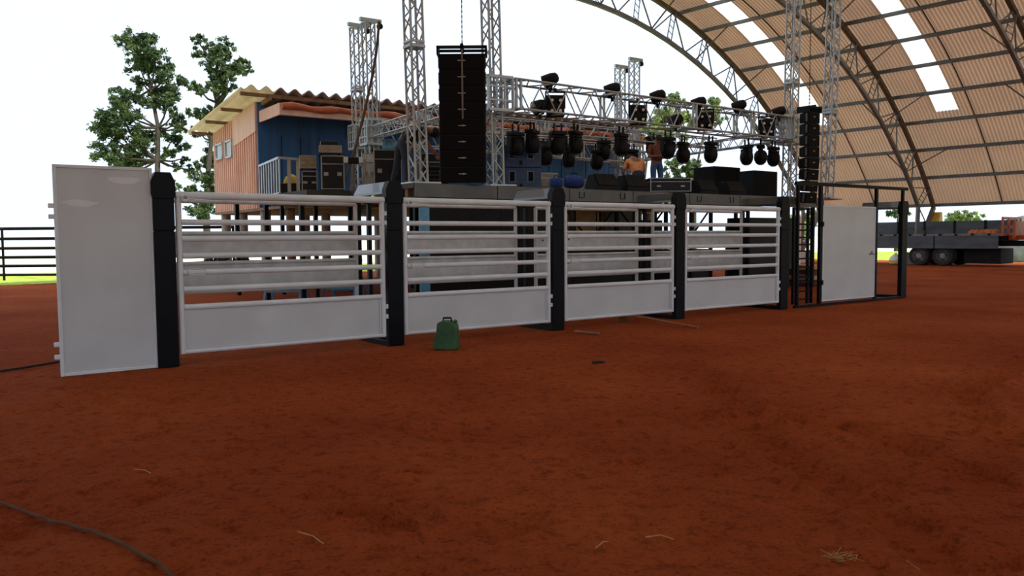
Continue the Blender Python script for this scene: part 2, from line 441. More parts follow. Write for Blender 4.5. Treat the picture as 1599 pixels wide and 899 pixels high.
# ------------------------------------------------------------------ bucking chutes
O = gnd(263, 573); CE = (gnd(1228, 482) - O).normalized(); CA = math.atan2(CE.y, CE.x); CN = Vector((-CE.y, CE.x, 0))
def cw(t, off=0, z=0): return O + CE * t + CN * off + Vector((0, 0, z))
TP = [0.01, 3.05, 6.0, 8.87, 11.98, 16.66]
CHLAB = ['black steel chute post with chamfered cap, nearest, beside the tall white panel',
         'black chute post with shiny bluish top beam, between the first and second white gates',
         'black chute post between the second and third white gates, behind the green jerrycan',
         'black chute post between the third and fourth white gates, by the hoe',
         'black chute post at the right end of the fourth white gate, beside the ladder gate',
         'black goalpost frame farthest right, at the end of the entry frame by the truck']
def chute_frame(label):
    t = thing('chute_post', label, 'post', (0, 0, 0), CA, 'black steel chute posts')
    hat = [(-.12, 2.0), (.12, 2.0), (.135, 2.06), (.135, 2.2), (.085, 2.31), (-.085, 2.31), (-.135, 2.2), (-.135, 2.06)]
    mb = MB(); mb.b2((-.12, 0, 0), (.12, .1, 1.615)); mb.b2((-.12, 0, 1.625), (.12, .1, 2.02)); mb.b2((-.11, .01, 1.6), (.11, .09, 1.64)); mb.build('front_post', M['black'], t, bevel=.008)
    mb = MB(); mb.prism(hat, -.015, .12, lambda a, z, q: Vector((a, q, z))); mb.build('cap', M['black'], t, bevel=.006)
    beam = [(-.13, 2.13), (.13, 2.13), (.13, 2.17), (.05, 2.31), (-.05, 2.31), (-.13, 2.17)]
    mb = MB(); mb.prism(beam, .1, 1.06, lambda a, z, q: Vector((a, q, z))); mb.b2((-.12, 1.03, 2.03), (.12, 1.06, 2.16)); mb.build('top_beam', M['blacktop'], t, bevel=.006)
    for sx in (-.085, .085):
        MB().b2((sx - .03, .97, .05), (sx + .03, 1.03, 2.14)).build('rear_post', M['black'], t)
    mb = MB(); mb.b2((-.115, .1, 0), (-.055, 1.03, .06)); mb.b2((.055, .1, 0), (.115, 1.03, .06)); mb.b2((-.12, .97, 0), (.12, 1.03, .06)); mb.build('base_skid', M['black'], t)
    return t
for i, tt in enumerate(TP):
    if i == 0: f0 = chute_frame(CHLAB[0]); f0.location = cw(tt)
    else: dup(f0, cw(tt), CA, CHLAB[i])

def front_gate(w, label):
    t = thing('chute_gate', label, 'gate', (0, 0, 0), CA, 'white railed chute gates')
    mb = MB()
    mb.rod((0, 0, .14), (0, 0, 2.05), .036, 10); mb.rod((w, 0, .14), (w, 0, 2.05), .036, 10)
    mb.rod((0, 0, .16), (w, 0, .16), .03, 10); mb.rod((-.03, 0, 2.045), (w + .03, 0, 2.045), .045, 12)
    mb.build('frame', M['white'], t, smooth=True)
    for z in (1.725, 1.525, 1.32, 1.12, .915, .7):
        m = MB(); m.rod((.03, 0, z), (w - .03, 0, z), .036, 10); m.build('rail', M['white'], t, smooth=True)
    mb = MB(); mb.b2((.03, -.006, .17), (w - .03, .012, .69))
    for a, b in (((.03, -.02, .17), (w - .03, -.005, .2)), ((w - .07, -.02, .17), (w - .05, -.005, .69))): mb.b2(a, b)
    mb.build('bottom_panel', M['panel'], t)
    mb = MB(); ring = [(.07 + .035 * math.cos(a), -.06, 2.01 + .035 * math.sin(a)) for a in [2 * math.pi * i / 14 for i in range(14)]]
    mb.tube(ring, .011, 6, closed=True); mb.rod((.1, -.06, 2.0), (.38, -.05, 1.985), .011, 6); mb.rod((.07, -.06, 2.04), (.07, 0, 2.05), .012, 6)
    mb.build('pull_ring', M['white'], t, smooth=True)
    mb = MB(); mb.tube([(.07, -.055, 1.16), (.09, -.06, 1.09), (.27, -.06, 1.09), (.28, -.06, 1.155), (.1, -.06, 1.165)], .008, 6); mb.rod((.18, -.06, 1.09), (.18, -.02, 1.1), .008, 6)
    mb.build('latch_handle', M['plate'], t)
    for z in (1.86, 1.73, .56, .42):
        m = MB(); m.b2((w + .025, -.035, z - .03), (w + .11, .03, z + .03)); m.build('hinge', M['white'], t, bevel=.006)
    return t
GL = ['white tube chute gate nearest the tall white panel, widest in view',
      'white tube chute gate directly behind the green jerrycan',
      'white tube chute gate behind the hoe, third along the row',
      'white tube chute gate farthest right, next to the black ladder gate']
for i in range(4):
    x0, x1 = TP[i] + .17, TP[i + 1] - .18
    front_gate(x1 - x0, GL[i]).location = cw(x0, .045)
def rear_gate(w, label):
    t = thing('rear_gate', label, 'gate', (0, 0, 0), CA, 'white plated rear gates of the chutes')
    mb = MB()
    for x in (0, w): mb.rod((x, 0, .32), (x, 0, 2.02), .033, 10)
    for z in (.34, .82, 1.2, 1.6, 2.02): mb.rod((0, 0, z), (w, 0, z), .027, 10)
    mb.build('frame', M['plate'], t, smooth=True)
    for z0, z1 in ((1.34, 1.585), (.85, 1.175)):
        m = MB(); m.b2((.02, -.008, z0), (w - .02, .008, z1)); m.b2((.02, -.02, z0 - .02), (w - .02, .012, z0 + .01)); m.build('plate', M['plate'], t)
    return t
RL = ['white plated back gate seen through the first chute gate', 'white plated back gate seen through the second chute gate',
      'white plated back gate with dark bolt holes seen through the third chute gate', 'white plated back gate seen through the fourth chute gate']
for i in range(4):
    x0, x1 = TP[i] + .3, TP[i + 1] - .13
    rg = rear_gate(x1 - x0, RL[i]); rg.location = cw(x0, 1.0)
    if i == 2:
        m = MB()
        for (x, z) in ((.15, 1.46), (.42, 1.47), (.68, 1.48), (.74, 1.47), (.72, 1.05)): m.rod((x, -.012, z), (x, .012, z), .018, 8)
        m.build('bolt_hole', M['blackm'], rg)
# tall white panel
t = thing('tall_panel_gate', 'tall plain white sheet metal panel gate at the left end of the chutes', 'gate', cw(-1.12, .05), CA)
mb = MB(); mb.b2((.02, -.006, .03), (1.0, .012, 2.33)); mb.build('sheet', M['panel'], t)
for cx, cz, rx, rz_ in ((.26, 1.93, .17, .035), (.72, 2.2, .16, .05)):  # lighter patches paint the reflection off dents in the sheet
    m = MB(); m.prism([(cx + rx * math.cos(a_) * (1 + .2 * math.sin(3 * a_)), cz + rz_ * math.sin(a_) * (1 + .25 * math.cos(2 * a_ + cx * 9))) for a_ in [2 * math.pi * i / 20 for i in range(20)]], -.0085, -.005, lambda u_, z_, q_: Vector((u_, q_, z_))); m.build('dent_glint', M['glint'], t)['label'] = 'whiter patch painted in as the reflection off dents'
mb = MB()
for a, b in (((0, -.02, 0), (.035, .03, 2.355)), ((.985, -.02, 0), (1.02, .03, 2.355)), ((.035, -.02, 2.32), (.985, .03, 2.355)), ((.035, -.02, 0), (.985, .03, .035))): mb.b2(a, b)
mb.build('frame', M['white'], t, bevel=.005)
for x, zs in ((-.025, (1.9, 1.78, .36, .22)), (1.045, (2.1, 1.98, .4, .3))):
    for z in zs: MB().b2((x - .03, -.015, z - .025), (x + .03, .02, z + .025)).build('hinge', M['white'], t, bevel=.005)
# entry frame, white door, ladder gate
t = thing('entry_frame', 'tall thin black steel frame around the white door at the right end', 'frame', cw(12.3, 0), CA)
MB().b2((.02, -.03, 2.56), (4.42, .03, 2.63)).build('top_rail', M['black'], t)
MB().b2((0.02, -.03, 0), (4.3, .03, .05)).build('bottom_rail', M['black'], t)
for x, w in ((.1, .05), (.9, .08), (3.08, .07), (4.22, .06)): MB().b2((x - w / 2, -.03, .05), (x + w / 2, .03, 2.56)).build('upright', M['black'], t)
t = thing('white_door', 'plain white sheet door hung in the black entry frame', 'door', cw(13.25, -.02), CA)
mb = MB(); mb.b2((0, -.012, .09), (2.05, .012, 2.15)); mb.build('sheet', M['panel'], t)
mb = MB(); mb.b2((0, -.02, .09), (.03, .02, 2.15)); mb.b2((2.02, -.02, .09), (2.05, .02, 2.15)); mb.b2((.03, -.02, .09), (2.02, .02, .12)); mb.b2((.03, -.02, 2.12), (2.02, .02, 2.15)); mb.build('frame', M['white'], t)
mb = MB(); mb.b2((1.82, -.045, 1.07), (2.0, -.012, 1.09)); mb.b2((1.9, -.03, 1.09), (1.93, -.012, 1.14)); mb.build('latch', M['grey_steel'], t)
for z in (1.75, .5): MB().b2((-.04, -.035, z - .05), (.02, .03, z + .05)).build('hinge', M['black'], t)
t = thing('ladder_gate', 'narrow black gate of horizontal bars between the last chute post and white door', 'gate', cw(12.42, .12), CA)
for x in (0.02, .52, .66): MB().b2((x - .025, -.025, .06), (x + .025, .025, 2.1)).build('stile', M['black'], t)
for z in (.16, .33, .52, .62, .84, 1.02, 1.18, 1.32, 1.47, 1.62, 1.75, 2.07):
    MB().b2((.02, -.018, z - .018), (.66, .018, z + (.018 if z != .62 else .05))).build('rung', M['black'], t)

# ------------------------------------------------------------------ small things on the dirt
p = gnd(698, 545); t = thing('jerrycan', 'green plastic jerrycan standing on the dirt before the second gate', 'jerrycan', (p.x, p.y, 0), R(-14))
prof = [(-.16, 0), (.15, 0), (.16, .04), (.145, .3), (.13, .355), (.06, .385), (-.05, .39), (-.11, .36), (-.125, .22), (-.15, .2), (-.165, .05)]
mb = MB(); mb.prism(prof, -.1, .1, lambda a, z, q: Vector((a, q, z))); mb.build('body', M['green'], t, bevel=.016)
mb = MB(); mb.tube([(-.05, 0, .37), (-.045, 0, .425), (.06, 0, .43), (.075, 0, .37)], .014, 8); mb.build('handle', M['blackm'], t, smooth=True)
mb = MB(); mb.rod((.12, 0, .37), (.135, 0, .4), .026, 12); mb.build('cap', M['green'], t)
a, b = gnd(970, 501), gnd(1090, 513); t = thing('hoe', 'wooden handled hoe lying on the dirt before the third gate', 'hoe', (a.x, a.y, 0))
d = b - a
mb = MB(); mb.tube([(0, 0, .12), d * .35 + Vector((0, 0, .1)), d * .7 + Vector((0, 0, .05)), d + Vector((0, 0, .022))], [.024, .022, .02, .02], 8); mb.build('handle', M['hoewood'], t, smooth=True)
mb = MB(); dn = d.normalized(); sd_ = Vector((-dn.y, dn.x, 0))
mb.prism([(-.05, .17), (.05, .17), (.1, .0), (.06, -.01), (-.06, -.01), (-.1, .0)], 0, .012, lambda q, z, w: sd_ * q + Vector((.06, -.06, 0)) * (1 - z / .17) + Vector((0, 0, z)) + dn * (w - .03)); mb.build('blade', M['rope'], t)
a, b = gnd(898, 519), gnd(936, 522); t = MB(); t.bar(a + Vector((0, 0, .02)), b + Vector((0, 0, .015)), .05, .03); tag(t.build('wood_scrap', M['wood'], bevel=.006), 'short flat scrap of wood lying on the dirt left of the hoe', 'wood scrap')
a = gnd(935, 568); mb = MB()
for k in range(3): mb.box(a + Vector((.05 * k - .05, .02 * (k % 2), .018)), (.055, .05, .035), Matrix.Rotation(k * .9, 3, 'Z'))
tag(mb.build('dirt_clod', M['rub'], bevel=.01), 'dark crumbled clod on the dirt below the wood scrap', 'clod')
def on_dirt(q, h=.008):
    q = Vector(q); q.z = ground_z(q.x, q.y) + h; return q
ctrl = [gnd(*q) for q in ((-60, 765), (0, 785), (60, 806), (120, 829), (180, 853), (230, 877), (280, 905), (350, 950))]
pts = [on_dirt(a.lerp(b, k / 6)) for a, b in zip(ctrl[:-1], ctrl[1:]) for k in range(6)]
pts = [Vector((q.x, q.y, max(pts[max(0, i - 2)].z, q.z, pts[min(len(pts) - 1, i + 2)].z))) for i, q in enumerate(pts)]
mb = MB(); mb.tube(pts, .009, 8); tag(mb.build('hose', M['rope'], smooth=True), 'thin brown hose lying across the dirt in the bottom left corner', 'hose')
pts = [gnd(*q) + Vector((0, 0, .012)) for q in ((-40, 588), (0, 581), (40, 575), (92, 566))]
mb = MB(); mb.tube(pts, .014, 8); tag(mb.build('cable', M['rub'], smooth=True), 'dark cable on the dirt left of the tall white panel', 'cable')
a = on_dirt(gnd(1308, 868), 0); mb = MB(); rr = random.Random(5)
for k in range(46):
    an = rr.uniform(0, 6.28); L = rr.uniform(.03, .1); q = a + Vector((rr.gauss(0, .035), rr.gauss(0, .02), .004)); mb.rod(q, q + Vector((math.cos(an) * L, math.sin(an) * L * .6, rr.uniform(0, .03))), .0016, 4)
tag(mb.build('straw_tuft', M['straw']), 'small tuft of dry straw on the dirt at bottom right', 'straw')
TW = [((210, 733), (235, 742), 'short dry stalk on the dirt right of the hose, left side'), ((465, 835), (505, 848), 'curled dry stalk on the dirt below the deep footprint'), ((1008, 838), (1052, 842), 'pale dry stalk at the bottom centre right of the dirt'), ((930, 858), (950, 848), 'short dry stalk at the bottom of the photo, right of centre'), ((1415, 875), (1440, 890), 'thin dry stalk right of the straw tuft')]
for a, b, l in TW:
    a, b = gnd(*a), gnd(*b); mb = MB(); mb.tube([on_dirt(a), on_dirt(a.lerp(b, .5) + Vector((.01, .02, 0)), .012), on_dirt(b)], .003, 5); tag(mb.build('dry_stalk', M['straw']), l, 'stalk', 'dry stalks on the dirt')

# ------------------------------------------------------------------ stage
SP = Vector((-1.85, 16.3, 0)); SA = R(35.5); SE = Vector((math.cos(SA), math.sin(SA), 0)); SN = Vector((-SE.y, SE.x, 0)); DZ = 2.6
def sw(a, off=0, z=DZ): return SP + SE * a + SN * off + Vector((0, 0, z))
def st(px, py, off):
    P = pln(px, py, SP + SN * off, SN); return (P - SP).dot(SE), P.z
stage = thing('stage', 'raised black stage on steel legs with grey fascia behind the chutes', 'stage', SP, SA)
mb = MB(); mb.b2((-.35, -.4, 2.5), (13.2, 7.6, DZ)); mb.b2((-1.35, 2.6, 2.5), (-.35, 8.2, DZ)); mb.build('deck', M['deck'], stage)
x = -.35; k = 0
while x < 13.1:
    w = min(1.95, 13.2 - x); f = MB(); f.b2((x + .012, -.45, 2.32), (x + w - .012, -.41, 2.59)); f = f.build('fascia_panel', M['fascia'], stage, bevel=.006)
    for hx in (.35, w - .35):
        if k > 1 and w > 1:
            h = MB(); h.tube([(x + hx - .07, -.462, 2.53), (x + hx - .07, -.462, 2.4), (x + hx + .07, -.462, 2.4), (x + hx + .07, -.462, 2.53)], .009, 6); h.build('handle', M['blackm'], f)
    x += w; k += 1
for x0, x1 in ((-.2, .95), (.97, 1.75), (1.77, 3.1)):
    m = MB(); m.b2((x0, -.34, .02), (x1, -.3, 2.32)); m.build('front_panel', M['blackm'], stage)
for a in (-.2, 1.8, 3.8, 5.8, 7.8, 9.8, 11.8, 13.0):
    for o_ in (-.2, 2.6, 5.0, 7.4): MB().b2((a - .045, o_ - .045, 0), (a + .045, o_ + .045, 2.5)).build('leg', M['blackm'], stage)
for o_ in (3.2, 5.6, 8.0): MB().b2((-1.3, o_ - .05, 0), (-1.2, o_ + .05, 2.5)).build('leg', M['blackm'], stage)
for a in (3.8, 5.8, 7.8, 9.8, 11.8):
    m = MB(); m.bar((a - 2, 2.6, 2.4), (a - 1, 2.6, 1.4), .04); m.bar((a, 2.6, 2.4), (a - 1, 2.6, 1.4), .04); m.bar((a - 2, 2.6, 1.4), (a, 2.6, 1.4), .04); m.build('brace', M['blackm'], stage)
for o_ in (0, 2.6, 5.0): MB().b2((-1.3 if o_ > 3 else -.3, o_ - .06, 2.34), (13.1, o_ + .06, 2.5)).build('joist', M['wood'], stage)
# storage under the stage; black boxes added to give it its darkness
under = [((st(906, 340, 3.3)[0], 3.3), (.8, .5, 2.28), 'ply', 'tall plywood sheet crate under the stage, seen through the third gate'),
         ((st(939, 340, 4.1)[0], 4.1), (.55, .5, 2.28), 'ply', 'plywood crate under the stage right of a grey column'),
         ((st(972, 340, 3.2)[0], 3.2), (.85, .5, 2.3), 'fascia', 'light grey boxed panel under the stage, seen through the third gate'),
         ((6.0, 1.6), (2.6, .7, 1.15), 'case', 'low black box added for the dark under the stage behind the third gate'),
         ((9.6, 1.8), (1.5, .8, 1.15), 'case', 'low black box added for the dark under the stage behind the fourth gate'),
         ((st(1190, 380, 1.2)[0], 1.2), (2.3, .8, 2.05), 'case', 'big black box added for the dark under the right end of the stage'),
         ((st(1152, 340, 5.3)[0], 5.3), (.7, .6, 2.0), 'case', 'tall black box added for the dark far under the stage, seen through the fourth gate'),
         ((10.9, 4.6), (1.0, .6, 2.05), 'case', 'tall black box added for the dark deep under the stage')]
for (a, o_), (w, d_, h), mm, l in under:
    t = thing('crate_or_added_box', l, 'crate', sw(a, o_, 0), SA, 'crates and added black boxes under the stage')
    MB().b2((-w / 2, -d_ / 2, .06), (w / 2, d_ / 2, h)).build('body', M[mm], t, bevel=.015)
    m = MB()
    for q in (-w / 2 + .06, w / 2 - .06): m.b2((q - .05, -d_ / 2, 0), (q + .05, d_ / 2, .06))
    m.build('runner', M['blackm'], t)
    m = MB()
    for sx in (-1, 1): m.b2((sx * w / 2 - .02, -d_ / 2 - .008, .06), (sx * w / 2 + .008 if sx > 0 else sx * w / 2 + .02, -d_ / 2 + .02, h))
    m.build('edge_trim', M['chassis'], t)
t = MB(); a, z_ = st(662, 320, -.52); t.b2((-.11, -.015, 0), (.11, .015, 2.27)); t = t.build('blue_board', M['blueplastic']); t.location = sw(a, -.52, 0.0); t.rotation_euler = (0, 0, SA)
tag(t, 'tall narrow pale blue board standing against the black stage front', 'board')

# --- lattice members
def lattice(parent, L, w, h, r, step, axis, m, chords=True, rl=None):
    """axis 'z': tower rising from z=0, 'x': beam along +x, centred"""
    rl = rl or r * .6
    def P(t, a, b): return Vector((a, b, t)) if axis == 'z' else Vector((t, a, b))
    cs = [(-w / 2, -h / 2), (w / 2, -h / 2), (w / 2, h / 2), (-w / 2, h / 2)]
    for a, b in cs: MB().rod(P(0, a, b), P(L, a, b), r, 8).build('chord', m, parent, smooth=True)
    lc = MB(); n = max(1, round(L / step)); dt = L / n
    for i in range(4):
        a, b = cs[i], cs[(i + 1) % 4]
        for k in range(n):
            q0, q1 = (a, b) if k % 2 == 0 else (b, a)
            lc.rod(P(k * dt, *q0), P((k + 1) * dt, *q1), rl, 5, cap=False)
    lc.build('lacing', m, parent, smooth=True)
def ring(mb, z, w, axis='z', r=.03):
    h = w / 2
    q = [(-h, -h), (h, -h), (h, h), (-h, h)]
    for i in range(4):
        a, b = q[i], q[(i + 1) % 4]; mb.bar((a[0], a[1], z), (b[0], b[1], z), r * 2)
def tower(label, pos, H, sleeve=True, joints=(), head=True, w=.27, slv=.62, lean=(0, 0)):
    t = thing('truss_tower', label, 'truss tower', pos, SA, 'aluminium truss towers')
    t.rotation_euler = (lean[0], lean[1], SA)
    lattice(t, H, w, w, .026, .3, 'z', M['alu'])
    MB().b2((-.33, -.33, 0), (.33, .33, .035)).build('base_plate', M['alu'], t)
    for z in joints:
        m = MB(); ring(m, z, w + .02); ring(m, z + .09, w + .02, r=.02); m.build('joint_frame', M['alu'], t)
    if sleeve:
        m = MB(); z0 = 1.58; h = slv / 2
        for sx in (-h, h):
            for sy in (-h, h): m.bar((sx, sy, z0), (sx, sy, z0 + .68), .05)
        for z in (z0, z0 + .68): ring(m, z, slv)
        for z in (z0 + .2, z0 + .48): ring(m, z, slv, r=.018)
        for sx in (-.1, .1):
            for s2 in (-h, h): m.bar((sx, s2, z0), (sx, s2, z0 + .68), .035); m.bar((s2, sx, z0), (s2, sx, z0 + .68), .035)
        m.build('sleeve_block', M['alu'], t)
    if head:
        m = MB(); m.b2((-.16, -.16, H), (.16, .16, H + .04)); m.b2((-.25, -.05, H + .04), (.4, .05, H + .14)); m.build('head_block', M['alu'], t)
        m = MB(); m.rod((.36, -.04, H - .04), (.36, .04, H - .04), .085, 14); m.b2((.35, -.015, H - .04), (.37, .015, H + .06)); m.build('pulley', M['blackm'], t)
    return t
def st_pos(px, Y, z=DZ):
    P = dep(px, 300, Y); return Vector((P.x, P.y, z))
T1 = st_pos(654, 16.3); T2 = st_pos(773, 17.25); T3 = st_pos(1232, 23.5); T4 = st_pos(1291, 24.5)
tower('aluminium truss tower left of the big left speaker column, in front of the bending man', T1, 6.6, sleeve=False, joints=(2.72,), lean=(0, R(-1.2)))
tower('aluminium truss tower right of the big left speaker column, carrying the front truss', T2, 6.6, joints=(), lean=(0, R(-1.2)))
tower('aluminium truss tower left of the right speaker column, carrying the front truss', T3, 7.6, joints=(3.3,), lean=(0, R(1.2)))
tower('aluminium truss tower right of the right speaker column, before the beige roof', T4, 7.6, sleeve=False, joints=(2.6,), lean=(0, R(2.2)))
RL1 = st_pos(564, 24.1); RL2 = st_pos(583, 23.0)
tower('rear left aluminium truss tower, the shorter of the pair before the blue wall', RL1, 5.1, slv=.46, joints=(3.3,), lean=(0, R(-.8)))
tower('rear left aluminium truss tower, the taller of the pair with a pulley on top', RL2, 4.95, slv=.46, lean=(0, R(-.8)))
RR1 = st_pos(968, 31.0); RR2 = st_pos(990, 29.8)
tower('rear right slim truss tower, the left one of the pair above the front truss', RR1, 5.3, slv=.46)
tower('rear right slim truss tower, the right one of the pair above the front truss', RR2, 5.3, slv=.46)
def beam(label, A, B, zc, w, h, r, step, frames=(), pick=M['alu']):
    d = B - A; L = d.xy.length; t = thing('truss_beam', label, 'truss', (A.x, A.y, zc), math.atan2(d.y, d.x), 'horizontal trusses of the stage grid')
    lattice(t, L, w, h, r, step, 'x', pick)
    for f in frames:
        m = MB(); x = f * L
        for dx in (-.06, .06):
            for a, b in (((-w/2, -h/2), (-w/2, h/2)), ((w/2, -h/2), (w/2, h/2)), ((-w/2, -h/2), (w/2, -h/2)), ((-w/2, h/2), (w/2, h/2))): m.bar((x + dx, *a), (x + dx, *b), .045)
        m.build('end_frame', pick, t)
    return t
U = lambda P, k, d=SE: Vector((P.x, P.y, 0)) + d * k
FA, FB = U(T2, .33), U(T3, -.33)
beam('long front truss across the stage front, hung with lights', FA, FB, 4.56, .58, .62, .026, .38, (.01, .31, .58, .82, .99))
def sdir(A, B): return (Vector((B.x, B.y, 0)) - Vector((A.x, A.y, 0))).normalized()
d = sdir(T2, RL2); beam('left side truss from the front tower to the rear left tower', U(T2, .35, d), U(RL2, -.28, d), 4.5, .29, .29, .022, .25, (.5,))
d = sdir(T3, RR2); beam('right side truss running back above the black cabinets', U(T3, .35, d), U(RR2, -.28, d), 4.42, .29, .29, .022, .25, (.4,))
d = sdir(RL2, RR2); beam('rear truss across the back of the stage before the orange awning', U(RL2, .28, d), U(RR2, -.28, d), 4.5, .5, .56, .024, .36, (.25, .5, .75))
mA, mB = sw(1.95, 2.7, 0), sw(12.0, 2.7, 0)
beam('middle lighting truss behind the front truss', mA, mB, 4.42, .29, .29, .022, .25, (.33, .66))
for k, f in enumerate((.02, .98)):   # short drop brackets that carry the middle truss on the side trusses
    pass
# header beams that carry the hoists (above the frame)
for A, B, H, l in ((T1, T2, 6.6, 'header truss over the left speaker column, above the frame'), (T3, T4, 7.6, 'header truss over the right speaker column, above the frame')):
    d = sdir(A, B); sft = .14 if A is T1 else -.2
    beam(l, U(A, .0, d), U(B, .0, d), DZ + H + .32, .27, .27, .022, .27)

# --- line arrays
def line_array(label, pos, rot, n, w, h, topz, chain, curve, chain_top, ds=1.0):
    t = thing('line_array', label, 'speaker array', pos, rot, 'hanging speaker columns')
    y = 0; z = topz - pos[2]; ang = 0
    for k in range(n):
        ang = curve * max(0, k - n * .4); Mx = Matrix.Rotation(ang, 3, 'X')
        c = Vector((0, y, z - h / 2))
        mb = MB(); prof = [(-w / 2, -.16), (w / 2, -.16), (w / 2, -.02), (w * .36, .3), (-w * .36, .3), (-w / 2, -.02)]
        hh = h * .485
        prof = [(a, b * ds if b > 0 else b) for a, b in prof]
        vs = [Mx @ Vector((a, b, -hh + (.03 if b > .1 else 0))) + c for a, b in prof] + [Mx @ Vector((a, b, hh - (.03 if b > .1 else 0))) + c for a, b in prof]
        mb.add(vs, [(i, (i + 1) % 6, 6 + (i + 1) % 6, 6 + i) for i in range(6)] + [(5, 4, 3, 2, 1, 0), (6, 7, 8, 9, 10, 11)])
        cab = mb.build('speaker_cabinet', M['blackm'], t, bevel=.006)
        g_ = MB(); g_.box(c + Mx @ Vector((0, -.166, 0)), (w * .93, .014, h * .86), Mx); g_.build('grille', M['blackg'], cab)
        b_ = MB(); b_.box(c + Mx @ Vector((-.01, -.176, .02)), (w * .17, .008, .018), Mx); b_.box(c + Mx @ Vector((-.01 + w * .02, -.177, .02)), (w * .05, .009, .03), Mx); b_.build('badge', M['badge'], cab)
        for sx in (-1, 1):
            s_ = MB(); s_.box(c + Mx @ Vector((sx * (w / 2 + .008), -.1, 0)), (.014, .05, h * .7), Mx); s_.build('rigging_plate', M['grey_steel'] if w < 2 else M['blackm'], cab)
        y += math.sin(ang) * h; z -= h
    ft = topz - pos[2]
    mb = MB(); mb.b2((-w / 2 - .03, -.2, ft + .1), (w / 2 + .03, -.12, ft + .15)); mb.b2((-w / 2 - .03, .15, ft + .1), (w / 2 + .03, .2, ft + .15))
    for sx in (-w / 2 - .02, w / 2 + .02): mb.b2((sx - .02, -.2, ft - .02), (sx + .02, .2, ft + .15))
    mb.b2((-.03, -.2, ft + .08), (.03, .2, ft + .19)); mb.build('flying_frame', M['blackm'], t)
    m = MB(); L = chain_top - pos[2]; z = ft + .19; k = 0
    while z < L - .02:
        m.rod((0, 0, z), (0, 0, z + .05), .016 if k % 2 else .009, 6); z += .05; k += 1
    m.build('chain', chain, t)
    m = MB(); m.lathe([(.0, L - .02), (.12, L), (.14, L + .12), (.12, L + .25), (.02, L + .27)], 12); m.build('hoist', M['blackm'], t, smooth=True)
    return t
lp = dep(723, 190, 16.5); la = line_array('big black line array of eight speaker boxes hanging between the left towers', (lp.x, lp.y, DZ), 0, 8, .93, .322, 5.2, M['chain'], 0, 9.3)
m = MB(); m.b2((-.012, -.19, 1.3), (.022, -.172, 2.72)); m.build('rigging_bar', M['grey_steel'], la)
rp_ = dep(1263, 230, 22.6); line_array('slimmer curved black line array of speaker boxes hanging between the right towers', (rp_.x, rp_.y, DZ), R(34), 8, .5, .312, 4.92, M['chaind'], R(2.2), 8.35, ds=.6)

# --- lights
def yoke(mb, w, h, th=.025, dep_=.06, z0=0):
    mb.b2((-w / 2, -dep_ / 2, z0 - th), (w / 2, dep_ / 2, z0))
    for sx in (-1, 1): mb.b2((sx * w / 2 - th / 2, -dep_ / 2, z0 - h), (sx * w / 2 + th / 2, dep_ / 2, z0))
def moving_head():
    t = thing('moving_head_light', '', 'stage light')
    for cx in (-.095, .095): MB().b2((cx - .015, -.02, -.09), (cx + .015, .02, .07)).build('clamp', M['blackm'], t)
    m = MB(); m.b2((-.2, -.11, -.19), (.2, .11, -.1)); m.build('base', M['blackm'], t, bevel=.02)
    m = MB(); yoke(m, .42, .27, .04, .12, -.2); m.rod((0, 0, -.2), (0, 0, -.18), .09, 12); m.build('yoke', M['blackm'], t, bevel=.015)
    m = MB(); m.lathe([(.03, .19), (.12, .17), (.175, .09), (.185, 0), (.175, -.09), (.13, -.18), (.1, -.2)], 16, Matrix.Translation((0, 0, -.43))); h = m.build('head', M['blackm'], t, smooth=True)
    m = MB(); m.lathe([(.095, 0), (.09, -.02), (.05, -.035), (.005, -.04)], 14, Matrix.Translation((0, 0, -.625))); m.build('lens', M['lens'], h, smooth=True)
    return t
def blinder():
    t = thing('blinder_light', '', 'stage light')
    m = MB(); m.b2((-.2, -.08, -.24), (.2, .08, .24)); bx = m.build('housing', M['blackm'], t, bevel=.012)
    for sx in (-.095, .095):
        for sz in (-.115, .115):
            q = MB(); q.lathe([(.085, 0), (.07, -.015), (.045, -.045), (.01, -.05)], 14, Matrix.Translation((sx, -.082, sz)) @ Matrix.Rotation(R(-90), 4, 'X')); q.build('lamp', M['chassis'], t, smooth=True)
            q = MB(); q.rod((sx, -.15, sz), (sx, -.085, sz), .034, 10); q.build('bulb', M['led'], t)
    m = MB(); m.b2((-.23, -.02, -.05), (-.2, .02, .3)); m.b2((.2, -.02, -.05), (.23, .02, .3)); m.b2((-.23, -.02, .3), (.23, .02, .33)); m.b2((-.03, -.03, .33), (.03, .03, .4)); m.build('bracket', M['blackm'], t)
    return t
def par():
    t = thing('par_light', '', 'stage light')
    m = MB(); m.lathe([(.05, .2), (.1, .17), (.14, .06), (.15, -.04), (.16, -.15), (.15, -.16)], 16, Matrix.Translation((0, 0, .2)) @ Matrix.Rotation(R(68), 4, 'X') @ Matrix.Rotation(0, 4, 'Z')); h = m.build('can', M['blackm'], t, smooth=True)
    m = MB(); m.lathe([(.145, 0), (.1, -.02), (.01, -.03)], 14, Matrix.Translation((0, 0, .2)) @ Matrix.Rotation(R(68), 4, 'X') @ Matrix.Translation((0, 0, -.155))); m.build('lens', M['lens'], h, smooth=True)
    m = MB(); m.b2((-.18, -.02, 0), (-.16, .02, .22)); m.b2((.16, -.02, 0), (.18, .02, .22)); m.b2((-.18, -.02, 0), (.18, .02, .02)); m.b2((-.03, -.03, -.08), (.03, .03, 0)); m.build('bracket', M['blackm'], t)
    return t
ORD = ['leftmost', 'second from the left', 'third from the left', 'fourth from the left', 'fifth from the left', 'sixth from the left', 'seventh from the left', 'eighth from the left', 'ninth from the left', 'tenth from the left', 'eleventh from the left', 'twelfth from the left']
